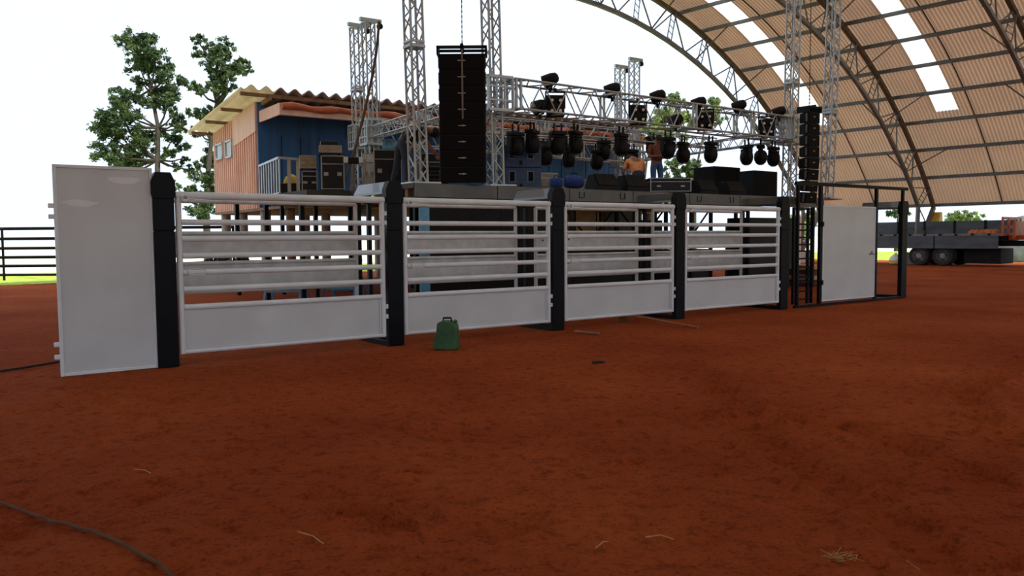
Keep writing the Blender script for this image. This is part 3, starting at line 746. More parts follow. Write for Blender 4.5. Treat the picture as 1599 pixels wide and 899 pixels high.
def place(proto, lst, lab, group, rz):
    for i, (px, py, off, r_) in enumerate(lst):
        a, z = st(px, py, off); P = sw(a, off, z); l = lab % ORD[i]
        if i == 0:
            proto.location = P; proto.rotation_euler = (0, 0, rz + r_); tag(proto, l, None, group); o = proto
        else: o = dup(proto, P, rz + r_, l, group)
par0 = par()
place(par0, [(859, 139, 0, .7), (956, 153, 0, .6), (1027, 163, 0, .5), (1091, 173, 0, .5), (1154, 177, 0, .4), (1216, 186, 0, .5)], 'black par light on top of the front truss, %s', 'par lights on top of the front truss', SA)
bl0 = blinder()
place(bl0, [(867, 166, 0, -.5), (996, 180, 0, -.5), (1101, 190, 0, -.7), (1197, 200, 0, -.7)], 'square black four-lamp blinder hung inside the front truss, %s', 'blinders inside the front truss', SA)
mh0 = moving_head()
place(mh0, [(805, 199, .29, .2), (831, 196, .29, .5), (871, 198, .29, -.2), (899, 198, .29, .4), (970, 202, .29, .3), (1043, 208, .29, 0), (1067, 216, .29, .4), (1110, 216, .29, .2), (1166, 221, .29, 1.2), (1188, 221, .29, .6), (1208, 224, .29, .2)],
      'black moving-head light hanging under the front truss, %s', 'moving heads under the front truss', SA)
mh1 = dup(mh0, (0, 0, 0), 0)
place(mh1, [(852, 221, 2.7, .2), (888, 225, 2.7, .4), (932, 229, 2.7, .5), (943, 214, 2.7, .1), (986, 228, 2.7, 0), (1018, 208, 2.7, .2)],
      'black moving-head light lower and farther back under the middle truss, %s', 'moving heads under the middle truss', SA)
pr1 = dup(par0, (0, 0, 0), 0); place(pr1, [(843, 180, .1, 1.4), (1055, 200, .1, 1.2)], 'black par light lying inside the front truss, %s of two', 'par lights inside the front truss', SA)

# --- gear on the stage
def on(px, Y, z=DZ): P = dep(px, 300, Y); return Vector((P.x, P.y, z))
def subs(label, pos, rot, w, h, d_, m, pm):
    t = thing('subwoofer', label, 'speaker', pos, rot, 'navy subwoofers')
    MB().b2((-w / 2, 0, 0), (w / 2, d_, h)).build('cabinet', M[m], t, bevel=.012)
    for sx in (-.27, .22):
        q = MB(); q.b2((sx * w - .08, -.006, h * .36), (sx * w + .08, .01, h * .86)); q.build('port', M[pm], t)
        q = MB(); q.b2((sx * w - .055, -.01, h * .4), (sx * w + .055, .01, h * .82)); q.build('port_opening', M['blackg'], t)
    q = MB(); q.b2((-.07, -.008, h * .1), (.0, .005, h * .3)); q.build('handle', M['blackm'], t)
    return t
P0 = on(816, 18.6)
subs('navy subwoofer with two port openings, bottom of the stack right of the left speaker column', P0, R(8), .88, .52, .6, 'subblue', 'portblue')
subs('navy subwoofer with two port openings, top of the stack right of the left speaker column', P0 + Vector((0, 0, .525)), R(8), .88, .52, .6, 'subblue', 'portblue')
def wedge(label, pos, rot, w=.62):
    t = thing('floor_monitor', label, 'speaker', pos, rot, 'black wedge floor monitors')
    prof = [(-.28, 0), (.3, 0), (.3, .12), (.08, .4), (-.12, .4), (-.28, .12)]
    mb = MB(); mb.prism(prof, -w / 2, w / 2, lambda a, z, q: Vector((q, -a, z))); mb.build('cabinet', M['blackm'], t, bevel=.012)
    mb = MB(); mb.add([(-w * .46, -.305, .125), (w * .46, -.305, .125), (w * .46, -.09, .4), (-w * .46, -.09, .4)], [(0, 1, 2, 3)]); mb.add([(-w * .46, -.315, .135), (w * .46, -.315, .135), (w * .46, -.1, .41), (-w * .46, -.1, .41)], [(0, 1, 2, 3)])
    mb.f += [(0, 1, 5, 4), (1, 2, 6, 5), (2, 3, 7, 6), (3, 0, 4, 7)]
    mb.build('grille', M['chassis'], t)
    return t
for px, Y, l in ((940, 19.3, 'black wedge monitor at the stage edge, left one of the pair before the crouching man'), (985, 19.8, 'black wedge monitor at the stage edge, right one of the pair before the crouching man'),
                 (1096, 21.6, 'black wedge monitor left of the pair before the big black cabinets'), (1141, 22.3, 'black wedge monitor right of the pair before the big black cabinets')):
    wedge(l, on(px, Y), SA - R(8))
def cabinet(label, pos, rot, w, h, d_, m='blackm', name='bass_cabinet', group='big black cabinets on the stage right'):
    t = thing(name, label, 'speaker', pos, rot, group)
    MB().b2((-w / 2, 0, 0), (w / 2, d_, h)).build('cabinet', M[m], t, bevel=.02)
    MB().b2((-w * .45, -.012, .05), (w * .45, .005, h - .05)).build('grille', M['blackg'], t)
    MB().b2((w / 2 - .005, d_ * .35, h * .6), (w / 2 + .012, d_ * .65, h * .75)).build('handle', M['chassis'], t)
    MB().b2((-w / 2 + .05, .03, -.0), (w / 2 - .05, d_ - .03, .03)).build('skid', M['rub'], t)
    return t
cabinet('big black bass cabinet left of the pair before the right tower', on(1136, 23.6), SA, 1.15, .93, .8)
cabinet('big black bass cabinet right of the pair before the right tower', on(1196, 25.2), SA, 1.15, .93, .8)
def flight_case(label, pos, rot, w, h, d_, m='case', name='flight_case'):
    t = thing(name, label, 'flight case', pos, rot, 'flight cases on the stage')
    MB().b2((-w / 2, -d_ / 2, .06), (w / 2, d_ / 2, h)).build('body', M[m], t)
    e = MB(); q = .012
    for sx in (-1, 1):
        for sy in (-1, 1): e.bar((sx * w / 2, sy * d_ / 2, .06), (sx * w / 2, sy * d_ / 2, h), q * 2)
    for z in (.07, h * .78, h):
        for sy in (-1, 1): e.bar((-w / 2, sy * d_ / 2, z), (w / 2, sy * d_ / 2, z), q * 1.6)
        for sx in (-1, 1): e.bar((sx * w / 2, -d_ / 2, z), (sx * w / 2, d_ / 2, z), q * 1.6)
    e.build('edging', M['steel'], t)
    for sx in (-1, 1): MB().b2((sx * w * .3 - .05, -d_ / 2 - .016, h * .45), (sx * w * .3 + .05, -d_ / 2, h * .55)).build('catch', M['steel'], t)
    f = MB()
    for sx in (-1, 1):
        for sy in (-1, 1): f.rod((sx * w * .4 - .02, sy * d_ * .38, .03), (sx * w * .4 + .02, sy * d_ * .38, .03), .03, 10)
    f.build('caster', M['rub'], t)
    return t
flight_case('tall black flight case by the hanging cable, left of the rear towers', on(520, 18.9), SA - R(22), .5, .82, .55)
t = flight_case('shallow tan flight case stacked on the tall black case', on(517, 18.9, DZ + .84), SA - R(22), .5, .22, .55, 'tan')
t = thing('rack_lid', 'white-sided lid lying on top of the stacked tan case', 'lid', on(516, 18.9, DZ + 1.08), SA - R(22))
m = MB(); m.b2((-.2, -.2, 0), (.2, .2, .09)); m.build('lid', M['case'], t, bevel=.01); m = MB(); m.b2((-.212, -.2, .01), (-.2, .2, .08)); m.build('label_strip', M['casew'], t)
flight_case('black rack case with open front right of the silver railing', on(484, 19.4), SA - R(22), .34, .52, .5)
t = flight_case('tan slatted crate with white side stacked on the rack case', on(482, 19.4, DZ + .53), SA - R(22), .36, .36, .5, 'tan')
m = MB(); m.b2((-.2, -.24, .09), (-.185, .24, .34)); m.build('side_board', M['casew'], t)
flight_case('long low black flight case with silver edging behind the crouching man', on(1043, 20.9), SA - R(30), 1.05, .4, .5)
flight_case('black rack case behind the blue bags with pale trim', on(853, 21.5), SA - R(20), .45, .6, .5, 'tan')
t = flight_case('long tan case lying behind the blue bags', on(905, 24.0), SA - R(20), 1.3, .62, .5, 'tan')
# racks and boxes at the left wing
flight_case('dark equipment rack left of the bending man', on(606, 18.9), R(10), .62, .95, .5)
flight_case('small equipment rack with pale front below the rear left towers', on(577, 19.6), R(10), .3, .95, .45, 'casew')
t = thing('plastic_tote', 'light blue plastic tote on top of the dark rack by the bending man', 'tote', on(608, 18.9, DZ + .98), R(10))
MB().prism([(-.13, 0), (.13, 0), (.15, .2), (-.15, .2)], -.12, .12, lambda a, z, q: Vector((a, q, z))).build('body', M['blueplastic'], t, bevel=.015)
MB().b2((-.165, -.135, .2), (.165, .135, .225)).build('lid', M['blueplastic'], t)
m = MB(); m.tube([(-.05, -.145, .1), (-.05, -.17, .17), (.05, -.17, .17), (.05, -.145, .1)], .008, 6); m.build('handle', M['blackm'], t)
t = thing('stage_lamp', 'black flood lamp with white ends under the rear left towers', 'lamp', on(553, 18.4, DZ), R(10))
m = MB(); m.rod((0, 0, 0), (0, 0, .62), .02, 8); m.build('stand', M['grey_steel'], t)
m = MB(); m.b2((-.12, -.07, .62), (.12, .07, .76)); m.build('housing', M['blackm'], t, bevel=.01)
for sx in (-.16, .16): MB().b2((sx - .05, -.06, .64), (sx + .05, .06, .77)).build('end_cap', M['casew'], t)
for px, l in ((548, 'leaning pale plank left of the flood lamp stand'), (566, 'leaning pale plank right of the flood lamp stand')):
    P = on(px, 19.0); m = MB(); m.bar((0, 0, 0.0), (.06, .1, .78), .06, .03); o = m.build('plank', M['concrete']); o.location = P; tag(o, l, 'plank', 'planks leaning on the stage wing')
t = thing('cable_stack', 'stack of coiled black cables behind the left speaker column', 'cable stack', on(676, 18.4))
for k in range(6):
    m = MB(); m.tube([(.2 * math.cos(a), .2 * math.sin(a), .05 + .09 * k) for a in [2 * math.pi * i / 18 for i in range(18)]], .045, 8, closed=True); m.build('coil', M['rub'], t, smooth=True)
flight_case('dark flight case behind the coiled cables', on(676, 19.3), R(15), .7, .9, .5)
# blue bags
for px, Y, w, h, l in ((868, 20.3, .34, .28, 'small blue bag beside the navy subwoofers'), (896, 20.4, .5, .34, 'large blue duffel bag between the small bag and wedge monitor')):
    t = thing('duffel_bag', l, 'bag', on(px, Y), R(15), 'blue bags on the stage')
    m = MB(); m.lathe([(.02, -w / 2), (h * .38, -w / 2 + .02), (h * .5, -w / 4), (h * .52, 0), (h * .5, w / 4), (h * .38, w / 2 - .02), (.02, w / 2)], 14, Matrix.Translation((0, 0, h * .5)) @ Matrix.Rotation(R(90), 4, 'Y')); m.build('body', M['bluebag'], t, smooth=True)
    m = MB(); m.tube([(-w * .2, -.03, h * .95), (-w * .12, -.03, h * 1.15), (w * .12, -.03, h * 1.15), (w * .2, -.03, h * .95)], .014, 6); m.build('handle', M['blackm'], t)
    t.location.z += .135
P = on(884, 20.4); t = thing('riser', 'low pale riser board under the blue bags', 'riser', P, SA)
MB().b2((-.75, -.3, .05), (.5, .35, .13)).build('top', M['tan'], t, bevel=.01)
m = MB()
for q in (-.65, .4): m.b2((q - .04, -.28, 0), (q + .04, .33, .05))
m.build('bearer', M['blackm'], t)
# silver railing on the left wing
ra, rb, rc = dep(406, 300, 22.2), dep(437, 300, 20.0), dep(466, 300, 20.4)
t = thing('railing', 'silver aluminium railing with upright slats at the left stage wing', 'railing', (rb.x, rb.y, DZ))
pa = Vector((ra.x - rb.x, ra.y - rb.y, 0)); pc = Vector((rc.x - rb.x, rc.y - rb.y, 0)); hz = .93
m = MB(); m.bar(pa + Vector((0, 0, hz)), Vector((0, 0, hz)), .06); m.bar(Vector((0, 0, hz)), pc + Vector((0, 0, hz)), .06); m.build('handrail', M['alu'], t)
m = MB(); m.bar(pa + Vector((0, 0, .06)), Vector((0, 0, .06)), .05); m.build('bottom_rail', M['alu'], t)
for k in range(9): q = pa * (k / 8); MB().bar(q, q + Vector((0, 0, hz)), .025, .07, up=(pa.normalized().x, pa.normalized().y, 0)).build('slat', M['alu'], t)
for f in (.52, 1): q = pc * f; MB().bar(q, q + Vector((0, 0, hz)), .085, .03).build('slat', M['alu'], t)
t = thing('yellow_bundle', 'yellow cloth bundle on a dark box behind the silver railing', 'bundle', on(456, 20.7))
MB().b2((-.3, -.2, 0), (.3, .2, .34)).build('box', M['case'], t, bevel=.02)
m = MB(); m.lathe([(.22, .34), (.2, .42), (.14, .52), (.05, .57), (.01, .58)], 12); m.build('cloth', M['yellow'], t, smooth=True)
# cable hanging from the tall rear left tower
pts = [dep(592, 34, 22.4), dep(588, 80, 22.1), dep(580, 125, 21.7), dep(568, 180, 21.0), dep(555, 230, 20.2), dep(541, 275, 19.5), dep(530, 303, 18.7)]
pts[-1].z = DZ + .02
m = MB(); m.tube(pts, .035, 8); tag(m.build('hanging_cable', M['rope'], smooth=True), 'thick brown cable hanging from the tall rear left tower to the stage', 'cable')
pts = [dep(591, 36, 22.6), dep(592, 100, 22.6), dep(593, 170, 22.6), dep(593, 200, 22.6)]
m = MB(); m.tube(pts, .012, 6); tag(m.build('hoist_rope', M['blueplastic']), 'thin light blue rope hanging beside the tall rear left tower', 'rope')

# ------------------------------------------------------------------ people
def skin_mesh(name, m, verts, edges, radii, parent, root=0, sub=2):
    me = bpy.data.meshes.new(name); me.from_pydata([tuple(v) for v in verts], edges, []); o = bpy.data.objects.new(name, me); C.objects.link(o)
    md = o.modifiers.new('skin', 'SKIN'); md.use_smooth_shade = True
    for i, r_ in enumerate(radii):
        sv = me.skin_vertices[0].data[i]; sv.radius = r_ if isinstance(r_, tuple) else (r_, r_); sv.use_root = (i == root)
    s_ = o.modifiers.new('sub', 'SUBSURF'); s_.levels = sub; s_.render_levels = sub
    bpy.context.view_layer.update(); dg = bpy.context.evaluated_depsgraph_get()
    nm = bpy.data.meshes.new_from_object(o.evaluated_get(dg)); bpy.data.objects.remove(o)
    nm.materials.clear(); nm.materials.append(m)
    for p in nm.polygons: p.use_smooth = True
    o = bpy.data.objects.new(name, nm); C.objects.link(o); o.parent = parent; return o
def person(label, pos, rot, J, top, bottom, group=None):
    """J: joints in local metres (x right, y forward, z up)"""
    t = thing('person', label, 'person', pos, rot, group)
    V = Vector
    j = {k: V(v) for k, v in J.items()}
    def mid(a, b, f=.5): return j[a].lerp(j[b], f)
    verts = [j['pelvis'], mid('pelvis', 'chest', .5), j['chest'], j['neck'], j['head'], j['crown']]
    rad = [(.145, .11), (.13, .1), (.16, .11), .055, (.085, .1), .07]
    edges = [(0, 1), (1, 2), (2, 3), (3, 4), (4, 5)]
    def chain(start, pts, rs):
        p = start
        for q, r_ in zip(pts, rs): verts.append(q); rad.append(r_); edges.append((p, len(verts) - 1)); p = len(verts) - 1
        return p
    for s_ in 'lr':
        chain(0, [j['hip_' + s_], j['knee_' + s_], j['ankle_' + s_], j['toe_' + s_]], [.09, .06, .042, .035])
        w = chain(2, [j['shoulder_' + s_], j['elbow_' + s_], j['wrist_' + s_]], [.058, .042, .03])
        dr = (j['wrist_' + s_] - j['elbow_' + s_]).normalized()
        sx = dr.cross(V((.3, 1, .2))).normalized()
        palm = j['wrist_' + s_] + dr * .07
        pi = chain(w, [palm], [.028])
        for k in range(4):
            bq = palm + sx * ((k - 1.5) * .02); L = (.075, .085, .08, .062)[k]; cv = dr.cross(sx)
            chain(pi, [bq + dr * .03, bq + dr * (.03 + L * .5) + cv * .012, bq + dr * (.03 + L * .85) + cv * .035], [.01, .0095, .008])
        chain(w, [j['wrist_' + s_] + dr * .045 + sx * .035, j['wrist_' + s_] + dr * .085 + sx * .055], [.012, .009])
    skin_mesh('body', M['skin'], verts, edges, rad, t)
    # clothing
    vs = [j['pelvis'], mid('pelvis', 'chest', .5), j['chest'], mid('chest', 'neck', .6)]; rd = [(.185, .155), (.175, .15), (.19, .14), .075]; es = [(0, 1), (1, 2), (2, 3)]
    for s_ in 'lr':
        b = len(vs); vs += [j['shoulder_' + s_], mid('shoulder_' + s_, 'elbow_' + s_, .8)]; rd += [.075, .062]; es += [(2, b), (b, b + 1)]
    skin_mesh('shirt', M[top], vs, es, rd, t)
    vs = [mid('pelvis', 'chest', .22), j['pelvis']]; rd = [(.17, .145), (.175, .145)]; es = [(0, 1)]
    for s_ in 'lr':
        b = len(vs); vs += [j['hip_' + s_], j['knee_' + s_], mid('knee_' + s_, 'ankle_' + s_, .92)]; rd += [.105, .075, .062]; es += [(1, b), (b, b + 1), (b + 1, b + 2)]
    skin_mesh('trousers', M[bottom], vs, es, rd, t, root=1)
    hd = (j['crown'] - j['head']).normalized(); fw = V(J.get('face', (0, 1, 0)))
    fw = (fw - hd * fw.dot(hd)).normalized(); sd2 = hd.cross(fw)
    B = Matrix((sd2, fw, hd)).transposed().to_4x4(); B.translation = j['head'] + hd * .02
    m = MB(); m.lathe([(.102, -.03), (.106, .02), (.1, .07), (.07, .11), (.03, .125), (.004, .127)], 16, B @ Matrix.Translation((0, -.022, 0)) @ Matrix.Diagonal((.9, 1.08, 1, 1))); m.build('hair', M['hair'], t, smooth=True)
    m = MB(); m.prism([(-.012, 0), (.012, 0), (0, .04)], 0, .024, lambda a, z, q: (B @ V((a, .088 + q * (1 - z / .05), z - .035)))); m.build('nose', M['skin'], t)
    for sx in (-1, 1):
        m = MB(); m.lathe([(.002, -.03), (.015, -.015), (.017, .01), (.003, .028)], 8, B @ Matrix.Translation((sx * .088, -.005, -.02)) @ Matrix.Diagonal((.5, 1, 1, 1))); m.build('ear', M['skin'], t, smooth=True)
        m = MB(); m.lathe([(.002, -.009), (.009, 0), (.002, .009)], 8, B @ Matrix.Translation((sx * .032, .088, .0))); m.build('eye', M['hair'], t, smooth=True)
    m = MB(); m.box((0, 0, 0), (.045, .012, .01)); m.v = [B @ (q + V((0, .088, -.065))) for q in m.v]; m.build('mouth', M['maroon'], t)
    for s_ in 'lr':
        a, b = j['ankle_' + s_], j['toe_' + s_]; d = (b - a); d.z = 0; d.normalize(); n = V((-d.y, d.x, 0))
        m = MB(); m.prism([(-.07, 0), (.21, 0), (.21, .045), (.1, .085), (-.06, .1)], -.045, .045, lambda u, z, q: V((a.x, a.y, min(a.z - .08, 0.0) if a.z < .12 else a.z - .08)) + d * u + n * q + V((0, 0, z))); m.build('shoe', M['blackm'], t, bevel=.015)
    return t
# man bending beside the left tower (local x = picture right, y = away)
person('person in dark shirt and jeans bending over behind the left truss tower', on(626, 17.3), 0, dict(
    pelvis=(.03, 0, .93), chest=(.42, .06, 1.2), neck=(.6, .06, 1.23), head=(.69, .05, 1.17), crown=(.78, .05, 1.12), face=(.4, 0, -1),
    hip_l=(-.03, .1, .88), knee_l=(-.1, .12, .48), ankle_l=(-.2, .12, .09), toe_l=(-.05, .1, .03),
    hip_r=(.09, -.08, .88), knee_r=(.14, -.1, .48), ankle_r=(.16, -.1, .09), toe_r=(.3, -.12, .03),
    shoulder_l=(.5, .2, 1.2), elbow_l=(.58, .24, .94), wrist_l=(.72, .2, .75), shoulder_r=(.5, -.12, 1.2), elbow_r=(.56, -.18, .93), wrist_r=(.72, -.16, .74)), 'navy', 'jeans')
person('person in an orange shirt crouching with back turned behind the wedge monitors', on(996, 21.2), R(10), dict(
    pelvis=(0, 0, .5), chest=(0, .22, .88), neck=(-.02, .36, 1.0), head=(-.03, .47, 1.0), crown=(-.04, .56, .98), face=(0, .3, -1),
    hip_l=(-.11, 0, .46), knee_l=(-.22, .38, .5), ankle_l=(-.2, .1, .09), toe_l=(-.22, .25, .03), hip_r=(.11, 0, .46), knee_r=(.22, .38, .5), ankle_r=(.2, .1, .09), toe_r=(.22, .25, .03),
    shoulder_l=(-.21, .24, .9), elbow_l=(-.3, .3, .62), wrist_l=(-.2, .5, .5), shoulder_r=(.21, .24, .9), elbow_r=(.28, .34, .64), wrist_r=(.18, .52, .5)), 'peach', 'jeans')
person('person in a maroon shirt and blue jeans standing on stage looking down', on(1025, 22.3), R(200), dict(
    pelvis=(0, 0, .95), chest=(0, .03, 1.28), neck=(0, .06, 1.46), head=(0, .13, 1.55), crown=(0, .15, 1.64), face=(0, 1, -.6),
    hip_l=(-.1, 0, .9), knee_l=(-.12, .03, .5), ankle_l=(-.12, 0, .09), toe_l=(-.14, .14, .03), hip_r=(.1, 0, .9), knee_r=(.12, .04, .5), ankle_r=(.13, 0, .09), toe_r=(.15, .14, .03),
    shoulder_l=(-.2, .03, 1.38), elbow_l=(-.27, .05, 1.1), wrist_l=(-.1, .28, 1.08), shoulder_r=(.2, .03, 1.38), elbow_r=(.27, .05, 1.1), wrist_r=(.1, .28, 1.1)), 'maroon', 'jeansb')

# ------------------------------------------------------------------ house on stilts
HP = Vector((-7.8, 25.0, 0)); HA = math.atan2(.572, .82); HL, HD = 15.0, 4.9
house = thing('stilt_house', 'orange and blue wooden house on stilts with corrugated roof behind the stage', 'house', HP, HA)
zb = 2.5
def wtop(y): return 5.75 - .085 * y
mb = MB(); mb.prism([(0, zb), (HD, zb), (HD, wtop(HD)), (0, wtop(0))], 0, .06, lambda y, z, q: Vector((q, y, z)))
y = .12
while y < HD: mb.b2((-.05, y - .03, zb), (0, y + .03, wtop(y) - .02)); y += .235
mb.prism([(.02, 4.85), (2.35, 4.62), (2.35, wtop(2.35)), (.02, wtop(0))], -.06, 0, lambda y, z, q: Vector((q, y, z)))
sidew = mb.build('side_wall', M['orange'], house)
for px0, px1, py0, py1 in ((340, 350, 222, 251), (355, 364.5, 217, 248)):
    nrm = Vector((math.cos(HA), math.sin(HA), 0)); P0, P1 = pln(px0, py1, HP, nrm), pln(px1, py0, HP, nrm)
    hy = Vector((-math.sin(HA), math.cos(HA), 0)); ya, yb = (P1 - HP).dot(hy), (P0 - HP).dot(hy); za, zc_ = P0.z, P1.z
    f = MB()
    for a, b in (((-.09, ya, za), (-.03, ya + .06, zc_)), ((-.09, yb - .06, za), (-.03, yb, zc_)), ((-.09, ya, za), (-.03, yb, za + .06)), ((-.09, ya, zc_ - .06), (-.03, yb, zc_))): f.b2(a, b)
    w_ = f.build('window', M['casew'], house); MB().b2((-.05, ya + .05, za + .05), (-.035, yb - .05, zc_ - .05)).build('pane', M['glass'], w_)
mb = MB(); mb.b2((0.06, 0, zb), (HL, .06, 5.6)); x = .55
x = .12
while x < HL: mb.b2((x, -.05, zb), (x + .59, 0, 4.75)); x += .62
mb.b2((.0, -.05, zb), (.12, .06, 5.74)); mb.build('front_wall', M['blue_wood'], house)
m = MB(); m.rod((3.0, -.07, 4.95), (3.0, 0, 4.95), .1, 14); m.build('wall_lamp', M['fascia'], house)
MB().b2((0.1, 4.84, zb), (HL, HD, 5.2)).build('back_wall', M['blue_wood'], house)
MB().b2((HL - .06, .06, zb), (HL, 4.84, 5.4)).build('end_wall', M['orange'], house)
MB().b2((0, -2.3, 2.42), (HL, HD, zb)).build('floor_slab', M['wood'], house)
def wave(x): 
    t = (x / .44) % 1.0; return .075 * math.cos(2 * math.pi * t)
def roof_part(x0, x1, n, m, nm):
    mb = MB(); y0, y1 = -.95, HD + .7
    for i in range(n + 1):
        x = x0 + (x1 - x0) * i / n; w_ = wave(x)
        for yy, dz in ((y0, 0), (y1, 0), (y1, -.035), (y0, -.035)): mb.v.append(Vector((x, yy, 6.0 - .085 * (yy + .9) + w_ + dz)))
    for i in range(n):
        for k in range(4): mb.f.append((i * 4 + k, i * 4 + (k + 1) % 4, (i + 1) * 4 + (k + 1) % 4, (i + 1) * 4 + k))
    mb.f += [(0, 1, 2, 3), (4 * n, 4 * n + 3, 4 * n + 2, 4 * n + 1)]
    return mb.build(nm, m, house, smooth=True)
roof_part(.32, HL + .4, 300, M['fibro'], 'roof')
o = roof_part(-.75, .32, 24, M['yellowsheet'], 'roof_sheet'); o['label'] = 'translucent yellowish roof sheet'
for yy in (-.7, 1.4, 3.3, 5.2): MB().b2((-.7, yy - .05, 5.8 - .085 * (yy + .9)), (HL + .2, yy + .05, 5.9 - .085 * (yy + .9))).build('roof_batten', M['wood'], house)
for x in (0.15, 3, 6, 9, 12, 14.8): MB().bar((x, -.85, 5.76), (x, HD + .3, 5.76 - .085 * (HD + 1.15)), .07, .14).build('rafter', M['wood'], house)
mb = MB(); mb.b2((.05, -1.88, 5.12), (.1, -.05, 5.46)); mb.b2((.05, -1.92, 5.12), (HL, -1.86, 5.38)); mb.b2((.1, -1.86, 5.38), (HL, -.05, 5.42)); aw = mb.build('awning', M['orange'], house)
pts = [(.1 + i * .3, -1.95 + .02 * math.sin(i * 2.1), 5.36 + .025 * math.sin(i * 1.3)) for i in range(49)]
mb = MB(); mb.tube(pts, [.1 + .02 * math.sin(i * 1.7) for i in range(49)], 10); mb.build('tarp_roll', M['orange_tarp'], aw, smooth=True)
for x in (.25, 3.2, 6.2, 9.2, 12.2, 14.6):
    for yy in (-2.05, .2, 2.6, 4.6):
        m = MB(); m.rod((x, yy, 0), (x, yy, 2.42), .16 if yy > 0 else .13, 14); m.build('stilt', M['concrete'] if yy > 0 else M['wood'], house, smooth=True)

# ------------------------------------------------------------------ fences and yard behind
def fence_panel(L):
    t = thing('fence_panel', '', 'fence')
    for x in (.03, L - .03): MB().b2((x - .04, -.04, 0), (x + .04, .04, 2.05)).build('post', M['chassis'], t)
    MB().b2((.25, -.03, .1), (.31, .03, 2.0)).build('stile', M['chassis'], t)
    for k, z in enumerate((.3, .63, .95, 1.28, 1.63, 2.0)): MB().rod((0, 0, z), (L, 0, z), .055 if k else .045, 8).build('rail', M['chassis'], t, smooth=True)
    return t
fp = fence_panel(2.9); FL = ['dark steel rail fence panel at the left edge of the photo', 'dark steel rail fence panel just left of the tall white panel', 'dark steel rail fence panel hidden behind the tall white panel', 'dark steel rail fence panel seen through the left part of the first chute gate']
fx = dep(5, 440, 29.5).x
for k, (xx, l) in enumerate(((fx - .3 - 2.95, FL[0]), (fx - .3, FL[1]), (fx - .3 + 2.95, FL[2]), (fx - .3 + 5.9, FL[3]))):
    if k == 0: fp.location = (xx, 29.6, 0); tag(fp, l, None, 'dark rail fence panels behind the chutes')
    else: dup(fp, (xx, 29.6, 0), 0, l, 'dark rail fence panels behind the chutes')
def wheel(mb_t, mb_r, c, r, w, ax):
    Mx = Matrix.Translation(c) @ ax
    mb_t.lathe([(r * .6, -w / 2), (r * .93, -w / 2), (r, -w * .38), (r, w * .38), (r * .93, w / 2), (r * .6, w / 2)], 28, Mx)
    mb_r.lathe([(r * .64, w * .5), (r * .58, w * .34), (r * .3, w * .24), (r * .26, w * .5), (.01, w * .52)], 24, Mx)
# small utility trailer under the house end
p = dep(365, 420, 26.5); t = thing('utility_trailer', 'small dark trailer with two wheels parked behind the first chute gate', 'trailer', (p.x, p.y, 0), 0)
MB().b2((-1.3, 0, .72), (1.2, 1.5, .82)).build('bed', M['chassis'], t)
m = MB(); m.bar((1.2, .75, .75), (2.3, .75, .55), .08); m.build('drawbar', M['chassis'], t)
for cx in (-.62, .3):
    a, b = MB(), MB(); wheel(a, b, (cx, -.12, .36), .36, .2, Matrix.Rotation(R(-90), 4, 'X').inverted()); q = a.build('wheel', M['rub'], t, smooth=True); b.build('hub', M['rim'], q, smooth=True)
    m = MB(); pts = [(cx + .46 * math.cos(a_), -.12, .38 + .46 * math.sin(a_)) for a_ in [math.pi * i / 12 for i in range(13)]]
    for u_, v_ in zip(pts[:-1], pts[1:]): m.bar(u_, v_, .22, .02, up=(0, 1, 0))
    m.build('mudguard', M['chassis'], t)
m = MB(); c0 = Vector((-.6, .2, 1.5)); 
p = dep(336, 362, 26.0); t = MB(); t.tube([(.28 * math.cos(a_), 0, .28 * math.sin(a_)) for a_ in [2 * math.pi * i / 24 for i in range(24)]], .055, 8, closed=True); t = t.build('tyre', M['rub'], smooth=True); t.location = (p.x, p.y + .6, 1.1)
t.location.z = .82 + .335; tag(t, 'bare dark tyre standing on the trailer bed', 'tyre')
# blue steel trestles and scrap under the stage wing
for (x, y, Y, rz, l) in ((445, 408, 19.5, .15, 'pale blue steel trestle seen low through the middle of the first chute gate'), (535, 407, 20.5, -.1, 'pale blue steel trestle beside the dark post, seen through the first gate')):
    p = dep(x, y, Y); t = thing('steel_trestle', l, 'trestle', (p.x, p.y, 0), rz, 'blue steel trestles')
    MB().b2((-.45, -.05, p.z - .05), (.5, .05, p.z + .05)).build('top_bar', M['bluesteel'], t)
    for sx in (-.4, .42):
        for sy in (-.25, .25): m = MB(); m.bar((sx, 0, p.z - .04), (sx + sy * .3, sy, 0.0), .05); m.build('leg', M['bluesteel'], t)
    MB().b2((-.42, -.27, .25), (.45, -.22, .3)).build('stretcher', M['bluesteel'], t)
p = gnd(545, 455); t = thing('steel_step', 'low blue steel step frame on the dirt behind the first gate', 'step', (p.x, p.y, 0), .3)
for z in (.06, .2): MB().b2((-.45, -.2 + z, z - .03), (.45, .0 + z, z + .02)).build('tread', M['bluesteel'], t)
for sx in (-.43, .43): m = MB(); m.bar((sx, -.2, 0.02), (sx, .15, .25), .05); m.build('stringer', M['bluesteel'], t)
a, b = gnd(450, 448), gnd(462, 454); m = MB(); m.rod(a + Vector((0, 0, .05)), b + Vector((0, 0, .05)), .045, 10); tag(m.build('pipe', M['steel'], smooth=True), 'short silver pipe on the dirt behind the first gate', 'pipe')
p = dep(1262, 420, 24.5); t = thing('wood_pallet_stack', 'reddish wooden post and boards behind the ladder gate', 'pile', (p.x, p.y, 0), SA)
for k in range(4): MB().b2((-.45, -.4, .02 + .16 * k), (.45, .4, .14 + .16 * k)).build('board', M['ply'] if k % 2 else M['rope'], t, bevel=.01)
m = MB(); m.bar((.12, .5, 0), (.16, .5, 2.1), .16); m.build('post', M['orange'], t)

